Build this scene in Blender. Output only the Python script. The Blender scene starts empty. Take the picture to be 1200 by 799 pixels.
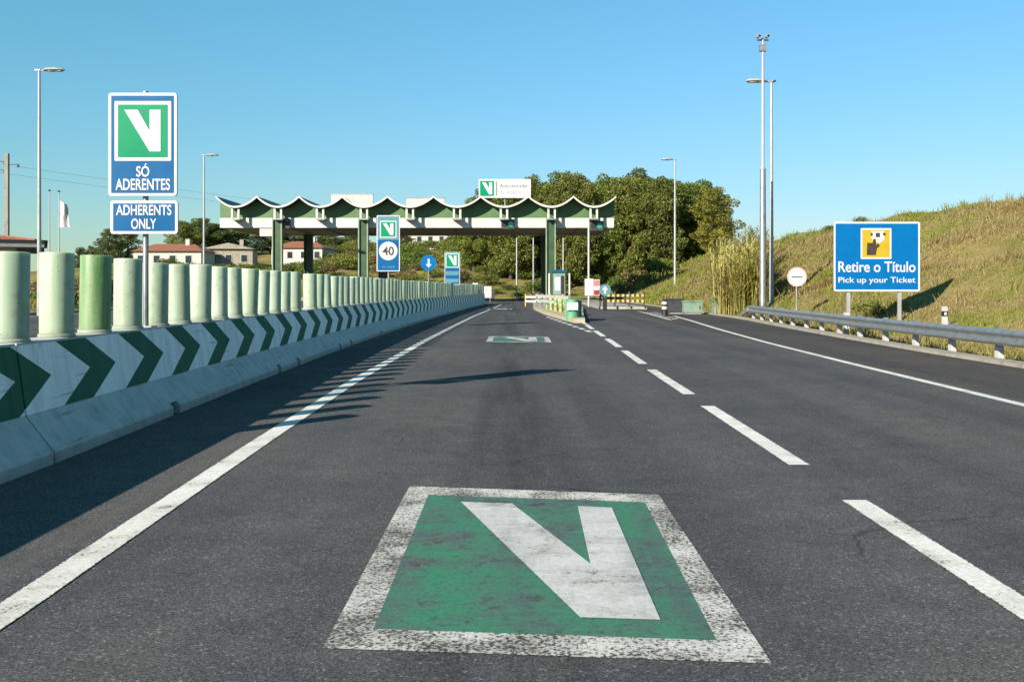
import bpy, math, random
import numpy as np
from mathutils import Vector, Matrix

# ------------------------------------------------------------------ camera, sky, sun, exposure
sc = bpy.context.scene
F_PX, HOR, CAM_H = 1166.67, 338.0, 1.3          # focal length and horizon in photo pixels, eye height in metres
cam_d = bpy.data.cameras.new('camera'); cam = bpy.data.objects.new('camera', cam_d)
sc.collection.objects.link(cam); sc.camera = cam
cam.location = (0, 0, CAM_H); cam.rotation_euler = (math.radians(90), 0, 0)
cam_d.sensor_width = 36; cam_d.lens = 35; cam_d.shift_y = -61.5/1200
cam_d.clip_start = 0.05; cam_d.clip_end = 5000

SUN = Vector((-1.36, -1.62, 1.0)).normalized()   # towards the sun
w = bpy.data.worlds.new('World'); sc.world = w; w.use_nodes = True
nt = w.node_tree; nt.nodes.clear()
sky = nt.nodes.new('ShaderNodeTexSky'); sky.sky_type = 'NISHITA'; sky.sun_disc = False
sky.sun_elevation = math.asin(SUN.z); sky.sun_rotation = math.atan2(SUN.x, SUN.y)
sky.altitude = 0; sky.air_density = 1.5; sky.dust_density = 0.0; sky.ozone_density = 6.0
bg = nt.nodes.new('ShaderNodeBackground'); bg.inputs[1].default_value = 0.066
# one colour grade for the whole sky (film response): less red, softer green
sep = nt.nodes.new('ShaderNodeSeparateColor'); com = nt.nodes.new('ShaderNodeCombineColor')
nt.links.new(sky.outputs[0], sep.inputs[0])
for ch, (gain, gam) in enumerate(((.64, 1.0), (1.465, .70), (1.03, 1.0))):
    pw = nt.nodes.new('ShaderNodeMath'); pw.operation = 'POWER'; pw.inputs[1].default_value = gam
    ml = nt.nodes.new('ShaderNodeMath'); ml.operation = 'MULTIPLY'; ml.inputs[1].default_value = gain
    nt.links.new(sep.outputs[ch], pw.inputs[0]); nt.links.new(pw.outputs[0], ml.inputs[0]); nt.links.new(ml.outputs[0], com.inputs[ch])
wo = nt.nodes.new('ShaderNodeOutputWorld')
nt.links.new(com.outputs[0], bg.inputs[0]); nt.links.new(bg.outputs[0], wo.inputs[0])
sun_d = bpy.data.lights.new('sun', 'SUN'); sun_o = bpy.data.objects.new('sun', sun_d)
sc.collection.objects.link(sun_o)
sun_d.energy = 5.0; sun_d.angle = math.radians(0.5); sun_d.color = (1.0, 0.90, 0.77)
sun_o.rotation_euler = (-SUN).to_track_quat('-Z', 'Y').to_euler(); sun_o.location = (-30, -40, 30)
sc.view_settings.view_transform = 'Standard'; sc.view_settings.look = 'None'
sc.view_settings.exposure = 1.14; sc.view_settings.gamma = 1.0; sc.view_settings.use_curve_mapping = False
sc.cycles.use_denoising = True
sc.cycles.max_bounces = 6

R = random.Random(7); NR = np.random.default_rng(7)
COL = sc.collection

# ------------------------------------------------------------------ helpers
def at(px, py, d):
    """world point seen at photo pixel (px, py) at distance d down the road"""
    return Vector(((px-600)/F_PX*d, d, CAM_H + (HOR-py)/F_PX*d))
def on_ground(px, py, z=0.0):
    d = (CAM_H-z)*F_PX/(py-HOR)
    return Vector(((px-600)/F_PX*d, d, z))
def tag(o, label=None, cat=None, group=None, kind=None):
    if label: o['label'] = label
    if cat: o['category'] = cat
    if group: o['group'] = group
    if kind: o['kind'] = kind
    return o
def empty(name, loc=(0, 0, 0), rz=0, parent=None):
    o = bpy.data.objects.new(name, None); COL.objects.link(o)
    o.location = loc; o.rotation_euler = (0, 0, rz); o.empty_display_size = .2; o.parent = parent
    return o
def place(name, mesh, parent=None, loc=(0, 0, 0), rz=0):
    o = bpy.data.objects.new(name, mesh); COL.objects.link(o)
    o.location = loc; o.rotation_euler = (0, 0, rz); o.parent = parent
    return o
def copy_tree(o, parent=None):
    c = o.copy(); COL.objects.link(c); c.parent = parent
    for ch in list(o.children): copy_tree(ch, c)
    return c
ONES = ['', 'first', 'second', 'third', 'fourth', 'fifth', 'sixth', 'seventh', 'eighth', 'ninth', 'tenth', 'eleventh',
        'twelfth', 'thirteenth', 'fourteenth', 'fifteenth', 'sixteenth', 'seventeenth', 'eighteenth', 'nineteenth']
def ordinal(n):
    if n < 20: return ONES[n]
    t, u = divmod(n, 10)
    tens = ['', '', 'twent', 'thirt', 'fort', 'fift', 'sixt', 'sevent', 'eight', 'ninet'][t]
    return tens + 'ieth' if u == 0 else tens + 'y-' + ONES[u]

class MB:
    """collects boxes, tubes and prisms into one mesh"""
    def __init__(s): s.v = []; s.f = []; s.m = []; s.uv = None
    def add(s, vs, fs, mi=0):
        b = len(s.v); s.v += [tuple(p) for p in vs]
        for f in fs: s.f.append(tuple(b+i for i in f)); s.m.append(mi)
        return s
    def box(s, x0, x1, y0, y1, z0, z1, mi=0):
        vs = [(x, y, z) for z in (z0, z1) for y in (y0, y1) for x in (x0, x1)]
        return s.add(vs, [(0, 2, 3, 1), (4, 5, 7, 6), (0, 1, 5, 4), (2, 6, 7, 3), (0, 4, 6, 2), (1, 3, 7, 5)], mi)
    def tube(s, pts, rad, n=10, mi=0, cap=True):
        pts = [Vector(p) for p in pts]
        if not isinstance(rad, (list, tuple)): rad = [rad]*len(pts)
        vs = []
        up = Vector((0, 0, 1))
        prev = None
        for i, p in enumerate(pts):
            t = (pts[min(i+1, len(pts)-1)] - pts[max(i-1, 0)]).normalized()
            a = prev if prev is not None else (Vector((1, 0, 0)) if abs(t.z) > .9 else up)
            a = (a - t*a.dot(t)).normalized(); b = t.cross(a); prev = a
            for k in range(n):
                q = 2*math.pi*k/n
                vs.append(p + (a*math.cos(q) + b*math.sin(q))*rad[i])
        fs = [(i*n+k, i*n+(k+1) % n, (i+1)*n+(k+1) % n, (i+1)*n+k) for i in range(len(pts)-1) for k in range(n)]
        if cap:
            fs.append(tuple(reversed(range(n)))); fs.append(tuple((len(pts)-1)*n+k for k in range(n)))
        return s.add(vs, fs, mi)
    def prism_y(s, poly, y0, y1, mi=0):
        """polygon of (x, z), counter-clockwise seen from -Y, between y0 (front) and y1"""
        n = len(poly)
        vs = [(x, y0, z) for x, z in poly] + [(x, y1, z) for x, z in poly]
        fs = [tuple(range(n)), tuple(reversed(range(n, 2*n)))] + [(i, n+i, n+(i+1) % n, (i+1) % n) for i in range(n)]
        return s.add(vs, fs, mi)
    def prism_z(s, poly, z0, z1, mi=0):
        n = len(poly)
        vs = [(x, y, z0) for x, y in poly] + [(x, y, z1) for x, y in poly]
        fs = [tuple(reversed(range(n))), tuple(range(n, 2*n))] + [(i, (i+1) % n, n+(i+1) % n, n+i) for i in range(n)]
        return s.add(vs, fs, mi)
    def mesh(s, name, mats, smooth=False):
        me = bpy.data.meshes.new(name); me.from_pydata(s.v, [], s.f)
        for m in (mats if isinstance(mats, (list, tuple)) else [mats]): me.materials.append(m)
        me.polygons.foreach_set('material_index', s.m)
        if smooth: me.polygons.foreach_set('use_smooth', [True]*len(s.f))
        me.update()
        if smooth: me.set_sharp_from_angle(angle=math.radians(40))
        return me
    def build(s, name, mats, parent=None, loc=(0, 0, 0), rz=0, smooth=False):
        return place(name, s.mesh(name, mats, smooth), parent, loc, rz)

# ------------------------------------------------------------------ materials
ALB = .63
G3 = lambda v: (v, v, v)
class NT:
    def __init__(s, name):
        s.mat = bpy.data.materials.new(name); s.mat.use_nodes = True
        s.t = s.mat.node_tree; s.b = s.t.nodes['Principled BSDF']
    def n(s, typ, **kw):
        nd = s.t.nodes.new(typ)
        for k, v in kw.items():
            if k.startswith('i_'):
                key = k[2:]; key = int(key) if key.isdigit() else key
                s.link(v, nd.inputs[key])
            else: setattr(nd, k, v)
        return nd
    def link(s, v, sock):
        if isinstance(v, bpy.types.NodeSocket): s.t.links.new(v, sock)
        elif isinstance(v, bpy.types.Node): s.t.links.new(v.outputs[0], sock)
        else:
            if isinstance(v, (tuple, list)) and len(v) == 3 and sock.type == 'RGBA': v = (*v, 1)
            sock.default_value = v
    def math(s, op, a, b=None, c=None, clamp=False):
        nd = s.t.nodes.new('ShaderNodeMath'); nd.operation = op; nd.use_clamp = clamp
        for i, v in enumerate((a, b, c)):
            if v is not None: s.link(v, nd.inputs[i])
        return nd.outputs[0]
    def mix(s, f, a, b, blend='MIX'):
        nd = s.t.nodes.new('ShaderNodeMix'); nd.data_type = 'RGBA'; nd.blend_type = blend
        s.link(f, nd.inputs[0]); s.link(a, nd.inputs[6]); s.link(b, nd.inputs[7])
        return nd.outputs[2]
    def noise(s, scale, detail=3, rough=.55, vec=None, dist=0):
        nd = s.t.nodes.new('ShaderNodeTexNoise'); nd.inputs['Scale'].default_value = scale
        nd.inputs['Detail'].default_value = detail; nd.inputs['Roughness'].default_value = rough
        nd.inputs['Distortion'].default_value = dist
        if vec is not None: s.link(vec, nd.inputs['Vector'])
        return nd.outputs[0]
    def ramp(s, v, stops):
        nd = s.t.nodes.new('ShaderNodeValToRGB'); s.link(v, nd.inputs[0])
        e = nd.color_ramp.elements
        while len(e) < len(stops): e.new(.5)
        for el, (p, c) in zip(e, stops):
            el.position = p; el.color = (*c, 1) if len(c) == 3 else c
        return nd.outputs[0]
    def smooth(s, v, lo, hi):
        nd = s.t.nodes.new('ShaderNodeMapRange'); nd.interpolation_type = 'SMOOTHSTEP'
        s.link(v, nd.inputs[0]); nd.inputs[1].default_value = lo; nd.inputs[2].default_value = hi
        return nd.outputs[0]
    def pos(s): return s.n('ShaderNodeNewGeometry').outputs['Position']
    def obj(s): return s.n('ShaderNodeTexCoord').outputs['Object']
    def scaled(s, vec, sx, sy, sz):
        nd = s.t.nodes.new('ShaderNodeVectorMath'); nd.operation = 'MULTIPLY'
        s.link(vec, nd.inputs[0]); nd.inputs[1].default_value = (sx, sy, sz)
        return nd.outputs[0]
    def bump(s, h, strength=.3, dist=.01):
        nd = s.t.nodes.new('ShaderNodeBump'); nd.inputs['Strength'].default_value = strength
        nd.inputs['Distance'].default_value = dist; s.link(h, nd.inputs['Height'])
        s.t.links.new(nd.outputs[0], s.b.inputs['Normal'])
    def out(s, col, rough=.6, metal=0, spec=.5, k=ALB):
        col = s.mix(1.0, col, G3(k), 'MULTIPLY')       # tints above are relative; k brings them to real reflectance
        s.link(col, s.b.inputs['Base Color']); s.link(rough, s.b.inputs['Roughness'])
        s.b.inputs['Metallic'].default_value = metal; s.b.inputs['Specular IOR Level'].default_value = spec
        return s.mat

def plain(name, col, rough=.5, metal=0, wear=.12, scale=6, spec=.5):
    """paint or metal with slight blotchy wear"""
    m = NT(name); p = m.pos()
    n = m.noise(scale, 4, .6, p)
    dark = tuple(c*(1-wear*2) for c in col); light = tuple(min(1, c*(1+wear)) for c in col)
    return m.out(m.ramp(n, [(.3, dark), (.5, col), (.75, light)]), m.math('ADD', m.math('MULTIPLY', n, .2), rough-.1), metal, spec)

def asphalt_colour(m, p):
    """shared by the road and by the worn gaps in the painted markings"""
    fine = m.noise(105, 2, .75, p)
    grit = m.n('ShaderNodeTexVoronoi', i_Scale=95.0, i_Vector=p).outputs['Color']
    gs = m.n('ShaderNodeSeparateColor', i_0=grit).outputs[0]
    big = m.noise(.35, 4, .6, p)
    mid = m.noise(3.2, 4, .65, p)
    sxyz = m.n('ShaderNodeSeparateXYZ', i_0=p)
    x, y = sxyz.outputs[0], sxyz.outputs[1]
    base = m.ramp(fine, [(.30, (.046, .047, .049)), (.52, (.107, .109, .112)), (.72, (.190, .190, .190))])
    stone = m.ramp(gs, [(.0, G3(.62)), (.6, G3(1.0)), (.95, G3(1.18)), (.985, G3(2.0))])
    base = m.mix(1.0, base, stone, 'MULTIPLY')
    tone = m.ramp(big, [(.3, (.80, .82, .88)), (.5, (1, 1, 1)), (.7, (1.16, 1.10, 1.02))])
    base = m.mix(1.0, base, tone, 'MULTIPLY')
    base = m.mix(.5, base, m.mix(1.0, base, m.ramp(mid, [(.3, G3(.75)), (.7, G3(1.25))]), 'MULTIPLY'))
    lane = m.noise(1.0, 4, .55, m.scaled(p, .9, .035, 1))
    base = m.mix(1.0, base, m.ramp(lane, [(.34, (.80, .81, .84)), (.5, (1, 1, 1)), (.66, (1.14, 1.11, 1.06))]), 'MULTIPLY')
    for cx0 in (-.92, .95, 3.2, 4.9):       # wheel tracks worn smooth and dark
        tr = m.math('SUBTRACT', 1.0, m.smooth(m.math('ABSOLUTE', m.math('SUBTRACT', x, m.math('ADD', cx0, m.math('MULTIPLY', m.math('SUBTRACT', lane, .5), .5)))), .10, .42))
        base = m.mix(m.math('MULTIPLY', tr, .30), base, m.mix(1.0, base, (.70, .71, .74), 'MULTIPLY'))
    ce = m.n('ShaderNodeTexVoronoi', feature='DISTANCE_TO_EDGE', i_Scale=.42, i_Vector=m.n('ShaderNodeVectorMath', operation='ADD', i_0=p, i_1=m.scaled(m.n('ShaderNodeTexNoise', i_Scale=1.7, i_Vector=p).outputs['Color'], .7, .7, 0)).outputs[0]).outputs[0]
    crack = m.math('MULTIPLY', m.math('SUBTRACT', 1.0, m.smooth(ce, .002, .006)), m.smooth(m.noise(.21, 2, .5, p), .53, .60))
    base = m.mix(m.math('MULTIPLY', crack, .7), base, G3(.022))
    drips = m.math('MULTIPLY', m.smooth(m.noise(7, 2, .5, p), .70, .76), m.math('SUBTRACT', 1.0, m.smooth(m.math('ABSOLUTE', x), .5, .9)))
    base = m.mix(m.math('MULTIPLY', drips, .55), base, G3(.03))
    # oil drips and rubber polished into the middle of the lane and the wheel tracks (long streaks of their own)
    streak = m.noise(1.0, 4, .6, m.scaled(p, 2.2, .11, 1))
    ctr = m.math('SUBTRACT', 1.0, m.smooth(m.math('ABSOLUTE', m.math('SUBTRACT', x, .02)), .12, .62))
    f = m.math('MULTIPLY', ctr, m.smooth(streak, .36, .62))
    base = m.mix(m.math('MULTIPLY', f, .68), base, m.mix(1.0, base, (.52, .50, .52), 'MULTIPLY'))
    # tar-dark, coarser mix on the hard shoulder
    sh = m.smooth(x, 5.85, 6.05)
    base = m.mix(sh, base, m.mix(1.0, base, (.84, .78, .75), 'MULTIPLY'))
    # dusty strip along the barrier
    du = m.math('SUBTRACT', 1.0, m.smooth(m.math('ADD', m.math('ABSOLUTE', m.math('ADD', x, 2.30)), m.math('MULTIPLY', mid, .2)), .04, .22))
    base = m.mix(m.math('MULTIPLY', du, .35), base, (.17, .150, .125))
    # short scuffs left by tyres
    sk = m.noise(1.0, 3, .5, m.scaled(p, 1.3, 14, 1))
    base = m.mix(m.math('MULTIPLY', m.smooth(sk, .70, .76), .45), base, G3(.03))
    return base, fine, gs
def mat_asphalt():
    m = NT('asphalt'); p = m.pos()
    c, fine, gs = asphalt_colour(m, p)
    m.bump(m.math('ADD', fine, m.math('MULTIPLY', gs, .6)), .55, .006)
    return m.out(c, .95, 0, .05, .76)
def mat_roadpaint(name, col, wear_lo, wear_hi, fine_w=.5, stain=(.55, .53, .48), rub=.12, ragged=False):
    """thermoplastic road paint, chipped down to the stones where wear is high"""
    m = NT(name); p = m.pos()
    a, fine, gs = asphalt_colour(m, p)
    chips = m.noise(60, 3, .75, p); broad = m.noise(2.6, 4, .6, p); mid = m.noise(14, 3, .6, p)
    v = m.math('ADD', m.math('MULTIPLY', chips, fine_w), m.math('ADD', m.math('MULTIPLY', broad, .35), m.math('MULTIPLY', mid, .65-fine_w+.1)))
    mask = m.smooth(v, wear_lo, wear_hi)
    if ragged:       # the stripe's long edges crumble; UV x runs across the stripe
        ux = m.n('ShaderNodeSeparateXYZ', i_0=m.n('ShaderNodeUVMap').outputs[0]).outputs[0]
        ed = m.math('MULTIPLY', m.math('ABSOLUTE', m.math('SUBTRACT', ux, .5)), 2.0)
        jag = m.math('ADD', ed, m.math('ADD', m.math('MULTIPLY', m.math('SUBTRACT', m.noise(45, 3, .7, p), .5), .34), m.math('MULTIPLY', m.math('SUBTRACT', m.noise(5, 2, .5, p), .5), .16)))
        mask = m.math('MAXIMUM', mask, m.smooth(jag, .93, .97))
    dirt = m.mix(m.smooth(broad, .35, .75), col, tuple(c*s for c, s in zip(col, stain)))
    tyre = m.noise(1.0, 4, .6, m.scaled(p, 3.2, .35, 1)); drag = m.noise(1.0, 3, .6, m.scaled(p, 1.2, 16, 1))
    dirt = m.mix(m.math('MULTIPLY', m.smooth(m.math('ADD', m.math('MULTIPLY', tyre, .65), m.math('MULTIPLY', drag, .35)), .44, .66), rub), dirt, (.10, .15, .145))
    dirt = m.mix(1.0, dirt, m.ramp(m.noise(40, 2, .6, p), [(.3, G3(.82)), (.7, G3(1.08))]), 'MULTIPLY')
    m.bump(m.math('ADD', chips, m.math('MULTIPLY', fine, .5)), .35, .004)
    return m.out(m.mix(mask, dirt, a), .8, 0, .12)
M = {}
M['asphalt'] = mat_asphalt()
M['line_white'] = mat_roadpaint('line_white', (.97, .95, .89), .60, .70, .5, (.8, .78, .74))
M['stripe_white'] = mat_roadpaint('stripe_white', (.97, .95, .89), .60, .70, .5, (.8, .78, .74), .15, True)
M['mark_border'] = mat_roadpaint('mark_border', (.80, .78, .72), .53, .62, .8)
M['mark_green'] = mat_roadpaint('mark_green', (.060, .27, .155), .545, .70, .35, (2.2, .62, 1.1), .9)
M['mark_letter'] = mat_roadpaint('mark_letter', (.74, .73, .71), .58, .72, .45, (.74, .73, .71), .35)

def mat_concrete(name, col, dark, scale=3):
    m = NT(name); p = m.pos()
    n = m.noise(scale, 5, .65, p); s_ = m.noise(1.0, 4, .6, m.scaled(p, 5, 5, .5)); f = m.noise(60, 2, .6, p)
    c = m.ramp(m.math('ADD', m.math('MULTIPLY', n, .6), m.math('MULTIPLY', s_, .4)), [(.32, dark), (.5, col), (.72, tuple(min(1, x*1.15) for x in col))])
    c = m.mix(.35, c, m.mix(1.0, c, m.ramp(f, [(.3, G3(.6)), (.7, G3(1.3))]), 'MULTIPLY'))
    m.bump(m.math('ADD', f, n), .25, .006)
    return m.out(c, .85, 0, .25)
M['concrete'] = mat_concrete('concrete', (.36, .34, .31), (.24, .225, .20))
M['kerb'] = mat_concrete('kerb', (.42, .39, .33), (.27, .25, .20), 2)

def mat_barrier():
    """precast concrete with green and white arrow bands painted on its upper face; UV = metres along and up"""
    m = NT('barrier_paint'); p = m.pos()
    uv = m.n('ShaderNodeUVMap').outputs[0]; s2 = m.n('ShaderNodeSeparateXYZ', i_0=uv)
    u, h = s2.outputs[0], s2.outputs[1]
    arm = m.math('MULTIPLY', m.math('ABSOLUTE', m.math('SUBTRACT', h, .615)), .60/.255)
    ph = m.math('FRACT', m.math('DIVIDE', m.math('ADD', m.math('ADD', u, arm), 13.7*3-7.31), 1.37))
    n = m.noise(5, 4, .65, p); st = m.noise(1.0, 4, .6, m.scaled(p, 6, 6, .6)); f = m.noise(70, 2, .6, p)
    green = m.math('LESS_THAN', ph, .44)
    band = m.math('MULTIPLY', m.math('GREATER_THAN', h, .355), m.math('LESS_THAN', h, .872))
    wcol = m.ramp(st, [(.3, (.68, .68, .67)), (.6, (.86, .86, .86))])
    gcol = m.ramp(st, [(.3, (.008, .085, .045)), (.7, (.013, .125, .065))])
    paint = m.mix(green, wcol, gcol)
    con = m.ramp(m.math('ADD', m.math('MULTIPLY', n, .5), m.math('MULTIPLY', st, .5)), [(.32, (.29, .29, .285)), (.5, (.42, .42, .41)), (.72, (.50, .50, .485))])
    # rust and dirt that ran down from the scuppers and grime splashed on the foot
    splash = m.math('MULTIPLY', m.math('SUBTRACT', 1.0, m.smooth(m.math('ADD', h, m.math('MULTIPLY', n, .12)), .05, .22)), .35)
    con = m.mix(splash, con, (.14, .13, .115))
    c = m.mix(m.math('MULTIPLY', band, m.math('SUBTRACT', 1.0, m.math('MULTIPLY', m.smooth(n, .66, .74), .5))), con, paint)
    uvv = m.n('ShaderNodeCombineXYZ', i_0=m.math('MULTIPLY', u, .9), i_1=m.math('MULTIPLY', h, 22.0), i_2=0.0).outputs[0]
    scuff = m.math('MULTIPLY', m.smooth(m.noise(1.0, 4, .6, uvv), .60, .70), m.smooth(m.noise(.5, 2, .5, p), .45, .6))
    c = m.mix(m.math('MULTIPLY', scuff, .55), c, G3(.05))
    runv = m.n('ShaderNodeCombineXYZ', i_0=m.math('MULTIPLY', u, 11.0), i_1=m.math('MULTIPLY', h, 1.1), i_2=0.0).outputs[0]
    runs = m.math('MULTIPLY', m.smooth(m.noise(1.0, 4, .6, runv), .56, .70), m.smooth(h, .2, .9))
    c = m.mix(m.math('MULTIPLY', runs, .45), c, (.13, .13, .11))
    c = m.mix(.3, c, m.mix(1.0, c, m.ramp(f, [(.3, G3(.7)), (.7, G3(1.2))]), 'MULTIPLY'))
    m.bump(m.math('ADD', f, n), .2, .005)
    return m.out(c, .75, 0, .3, 1.0)
M['barrier'] = mat_barrier()

def mat_post(name, col, fade, vary=1.0):
    m = NT(name); o = m.obj(); rnd = m.n('ShaderNodeObjectInfo').outputs['Random']
    st = m.noise(1.0, 4, .6, m.scaled(m.pos(), 16, 16, 1.2)); n = m.noise(9, 4, .65, m.pos())
    c = m.ramp(st, [(.3, col), (.65, fade)])
    c = m.mix(m.math('MULTIPLY', m.math('FRACT', m.math('MULTIPLY', rnd, 7.3)), .75*vary), c, (.64, .72, .60))
    c = m.mix(m.math('MULTIPLY', m.smooth(m.math('FRACT', m.math('MULTIPLY', rnd, 3.7)),   .62, 1.0), .6*vary), c, (.27, .42, .20))
    c = m.mix(m.math('MULTIPLY', m.smooth(n, .52, .68), .5), c, (.36, .40, .26))
    c = m.mix(1.0, c, m.ramp(rnd, [(.0, G3(.82)), (1, G3(1.1))]), 'MULTIPLY')
    spk = m.noise(34, 2, .5, m.pos()); c = m.mix(m.math('MULTIPLY', m.smooth(spk, .70, .74), .6), c, (.12, .11, .08))
    oz = m.n('ShaderNodeSeparateXYZ', i_0=o).outputs[2]
    c = m.mix(m.math('MULTIPLY', m.math('SUBTRACT', 1.0, m.smooth(m.math('ADD', oz, m.math('MULTIPLY', n, .12)), .05, .16)), .45), c, (.22, .21, .16))
    m.b.inputs['Subsurface Weight'].default_value = .55; m.b.inputs['Subsurface Radius'].default_value = (.8, 1.0, .7); m.b.inputs['Subsurface Scale'].default_value = .10
    return m.out(c, .5, 0, .3)
M['post_pale'] = mat_post('post_pale', (.42, .58, .38), (.58, .70, .54), .5)
M['post_green'] = mat_post('post_green', (.13, .30, .10), (.33, .46, .25), 0.0)

M['galv'] = plain('galvanised', (.52, .54, .55), .42, .75, .12, 5)
M['pole_white'] = plain('pole_white', (.52, .53, .52), .4, .25, .08, 3)
M['white'] = plain('white_paint', (.62, .61, .58), .45, 0, .05, 3)
M['fascia_white'] = plain('fascia_white', (.74, .72, .64), .5, 0, .06, 1.2)
M['sign_white'] = plain('sign_white', (.72, .74, .74), .35, 0, .03, 3)
M['sign_blue'] = plain('sign_blue', (.004, .125, .33), .35, 0, .05, 2.5, .2)
M['sign_sky'] = plain('sign_sky', (.001, .16, .46), .35, 0, .05, 2.5, .2)
M['sign_green'] = plain('sign_green', (.002, .31, .14), .35, 0, .05, 2.5, .2)
M['sign_teal'] = plain('sign_teal', (.12, .30, .36), .35, 0, .05, 2.5)
M['sign_red'] = plain('sign_red', (.42, .04, .04), .35, 0, .06, 3)
M['sign_yellow'] = plain('sign_yellow', (.58, .42, .02), .4, 0, .05, 3)
M['yellow'] = plain('safety_yellow', (.62, .46, .05), .5, 0, .15, 3)
M['black'] = plain('black', (.02, .02, .02), .5, 0, .2, 5)
M['ink'] = plain('ink', (.06, .045, .03), .5, 0, .1, 5)
M['dark_metal'] = plain('dark_metal', (.07, .075, .08), .5, .3, .2, 3)
M['col_green'] = plain('column_green', (.045, .10, .04), .45, 0, .12, 1.5)
M['col_light'] = plain('column_edge', (.30, .38, .25), .45, 0, .1, 1.5)
M['gable_green'] = plain('gable_green', (.10, .21, .075), .55, 0, .1, 1.3)
M['roof_dark'] = plain('roof_dark', (.045, .05, .055), .5, .2, .15, .8)
M['soffit'] = plain('soffit', (.34, .30, .25), .6, 0, .08, .8)
M['att_green'] = plain('attenuator_green', (.13, .42, .22), .45, 0, .12, 4)
M['tank_green'] = plain('cabinet_green', (.24, .36, .27), .5, 0, .12, 3)
M['tile'] = plain('roof_tile', (.34, .125, .065), .8, 0, .2, 6)
M['stucco'] = plain('stucco', (.70, .64, .55), .8, 0, .08, 1.5)
M['stonewall'] = plain('stone_wall', (.42, .38, .29), .85, 0, .15, 2.5)
M['glass'] = plain('glass', (.03, .04, .05), .1, 0, .1, 1)
M['bark'] = plain('bark', (.12, .09, .065), .9, 0, .25, 8, .2)
M['grey_wall'] = plain('grey_wall', (.30, .31, .31), .7, 0, .08, 1.5)
m_ = NT('lamp_glass'); M['lamp_glass'] = m_.out((.75, .77, .78), .2, 0, .5)
m_ = NT('green_lens'); m_.b.inputs['Emission Color'].default_value = (.05, .8, .45, 1); m_.b.inputs['Emission Strength'].default_value = .04
M['green_lens'] = m_.out((.03, .35, .22), .25)

def mat_foliage(name, a, b, c, trans=.25):
    m = NT(name)
    g = m.n('ShaderNodeNewGeometry'); rnd = g.outputs['Random Per Island']
    n = m.noise(.55, 3, .6, g.outputs['Position'])
    v = m.math('ADD', m.math('MULTIPLY', rnd, .55), m.math('MULTIPLY', n, .55))
    col = m.ramp(v, [(.2, a), (.5, b), (.85, c)])
    orn = m.n('ShaderNodeObjectInfo').outputs['Random']
    col = m.mix(1.0, col, m.ramp(orn, [(0, (.72, .80, .78)), (.35, (1.0, 1.0, .95)), (.7, (.85, 1.08, .85)), (1, (1.28, 1.18, .95))]), 'MULTIPLY')
    col = m.mix(1.0, col, G3(ALB), 'MULTIPLY')
    m.link(col, m.b.inputs['Base Color']); m.b.inputs['Roughness'].default_value = .6; m.b.inputs['Specular IOR Level'].default_value = .25
    tr = m.n('ShaderNodeBsdfTranslucent', i_0=col); mx = m.n('ShaderNodeMixShader'); mx.inputs[0].default_value = trans
    m.t.links.new(m.b.outputs[0], mx.inputs[1]); m.t.links.new(tr.outputs[0], mx.inputs[2])
    m.t.links.new(mx.outputs[0], m.t.nodes['Material Output'].inputs[0])
    return m.mat
M['leaf_olive'] = mat_foliage('leaf_olive', (.085, .11, .020), (.23, .25, .050), (.43, .42, .11), .4)
M['leaf_dark'] = mat_foliage('leaf_dark', (.055, .08, .024), (.15, .18, .045), (.28, .30, .09), .4)
M['leaf_grey'] = mat_foliage('leaf_grey', (.05, .075, .055), (.11, .14, .10), (.20, .22, .15))
M['leaf_bush'] = mat_foliage('leaf_bush', (.06, .09, .015), (.14, .19, .028), (.26, .30, .065))
M['leaf_dry'] = mat_foliage('leaf_dry', (.12, .075, .03), (.24, .165, .065), (.34, .26, .12))
def mat_grass():
    m = NT('grass'); g = m.n('ShaderNodeNewGeometry'); rnd = g.outputs['Random Per Island']; p = g.outputs['Position']
    big = m.noise(1.0, 4, .6, m.scaled(p, .16, .09, .3)); mid = m.noise(.9, 3, .6, p)
    v = m.math('ADD', m.math('MULTIPLY', big, .62), m.math('MULTIPLY', mid, .38))
    green = m.mix(rnd, (.16, .20, .024), (.38, .40, .075)); straw = m.mix(rnd, (.23, .185, .06), (.49, .39, .18)); rust = m.mix(rnd, (.16, .095, .035), (.34, .22, .09))
    col = m.mix(m.smooth(v, .43, .54), green, straw); col = m.mix(m.smooth(m.noise(.35, 4, .6, p), .56, .66), col, rust)
    col = m.mix(1.0, col, G3(ALB), 'MULTIPLY')
    m.link(col, m.b.inputs['Base Color']); m.b.inputs['Roughness'].default_value = .7; m.b.inputs['Specular IOR Level'].default_value = .2
    tr = m.n('ShaderNodeBsdfTranslucent', i_0=col); mx = m.n('ShaderNodeMixShader'); mx.inputs[0].default_value = .3
    m.t.links.new(m.b.outputs[0], mx.inputs[1]); m.t.links.new(tr.outputs[0], mx.inputs[2]); m.t.links.new(mx.outputs[0], m.t.nodes['Material Output'].inputs[0])
    return m.mat
M['grass'] = mat_grass()
M['reed'] = mat_foliage('reed', (.20, .18, .035), (.48, .40, .11), (.74, .62, .28), .35)

def mat_ground():
    m = NT('ground'); p = m.pos()
    n = m.noise(.13, 5, .6, p); n2 = m.noise(.9, 5, .65, p); f = m.noise(9, 4, .7, p)
    v = m.math('ADD', m.math('MULTIPLY', n, .5), m.math('ADD', m.math('MULTIPLY', n2, .3), m.math('MULTIPLY', f, .2)))
    c = m.ramp(v, [(.36, (.12, .14, .025)), (.46, (.21, .20, .05)), (.55, (.34, .27, .10)), (.68, (.42, .32, .16))])
    m.bump(m.math('ADD', f, m.math('MULTIPLY', n2, 2)), .6, .12)
    return m.out(c, .95, 0, .1)
M['ground'] = mat_ground()

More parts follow.
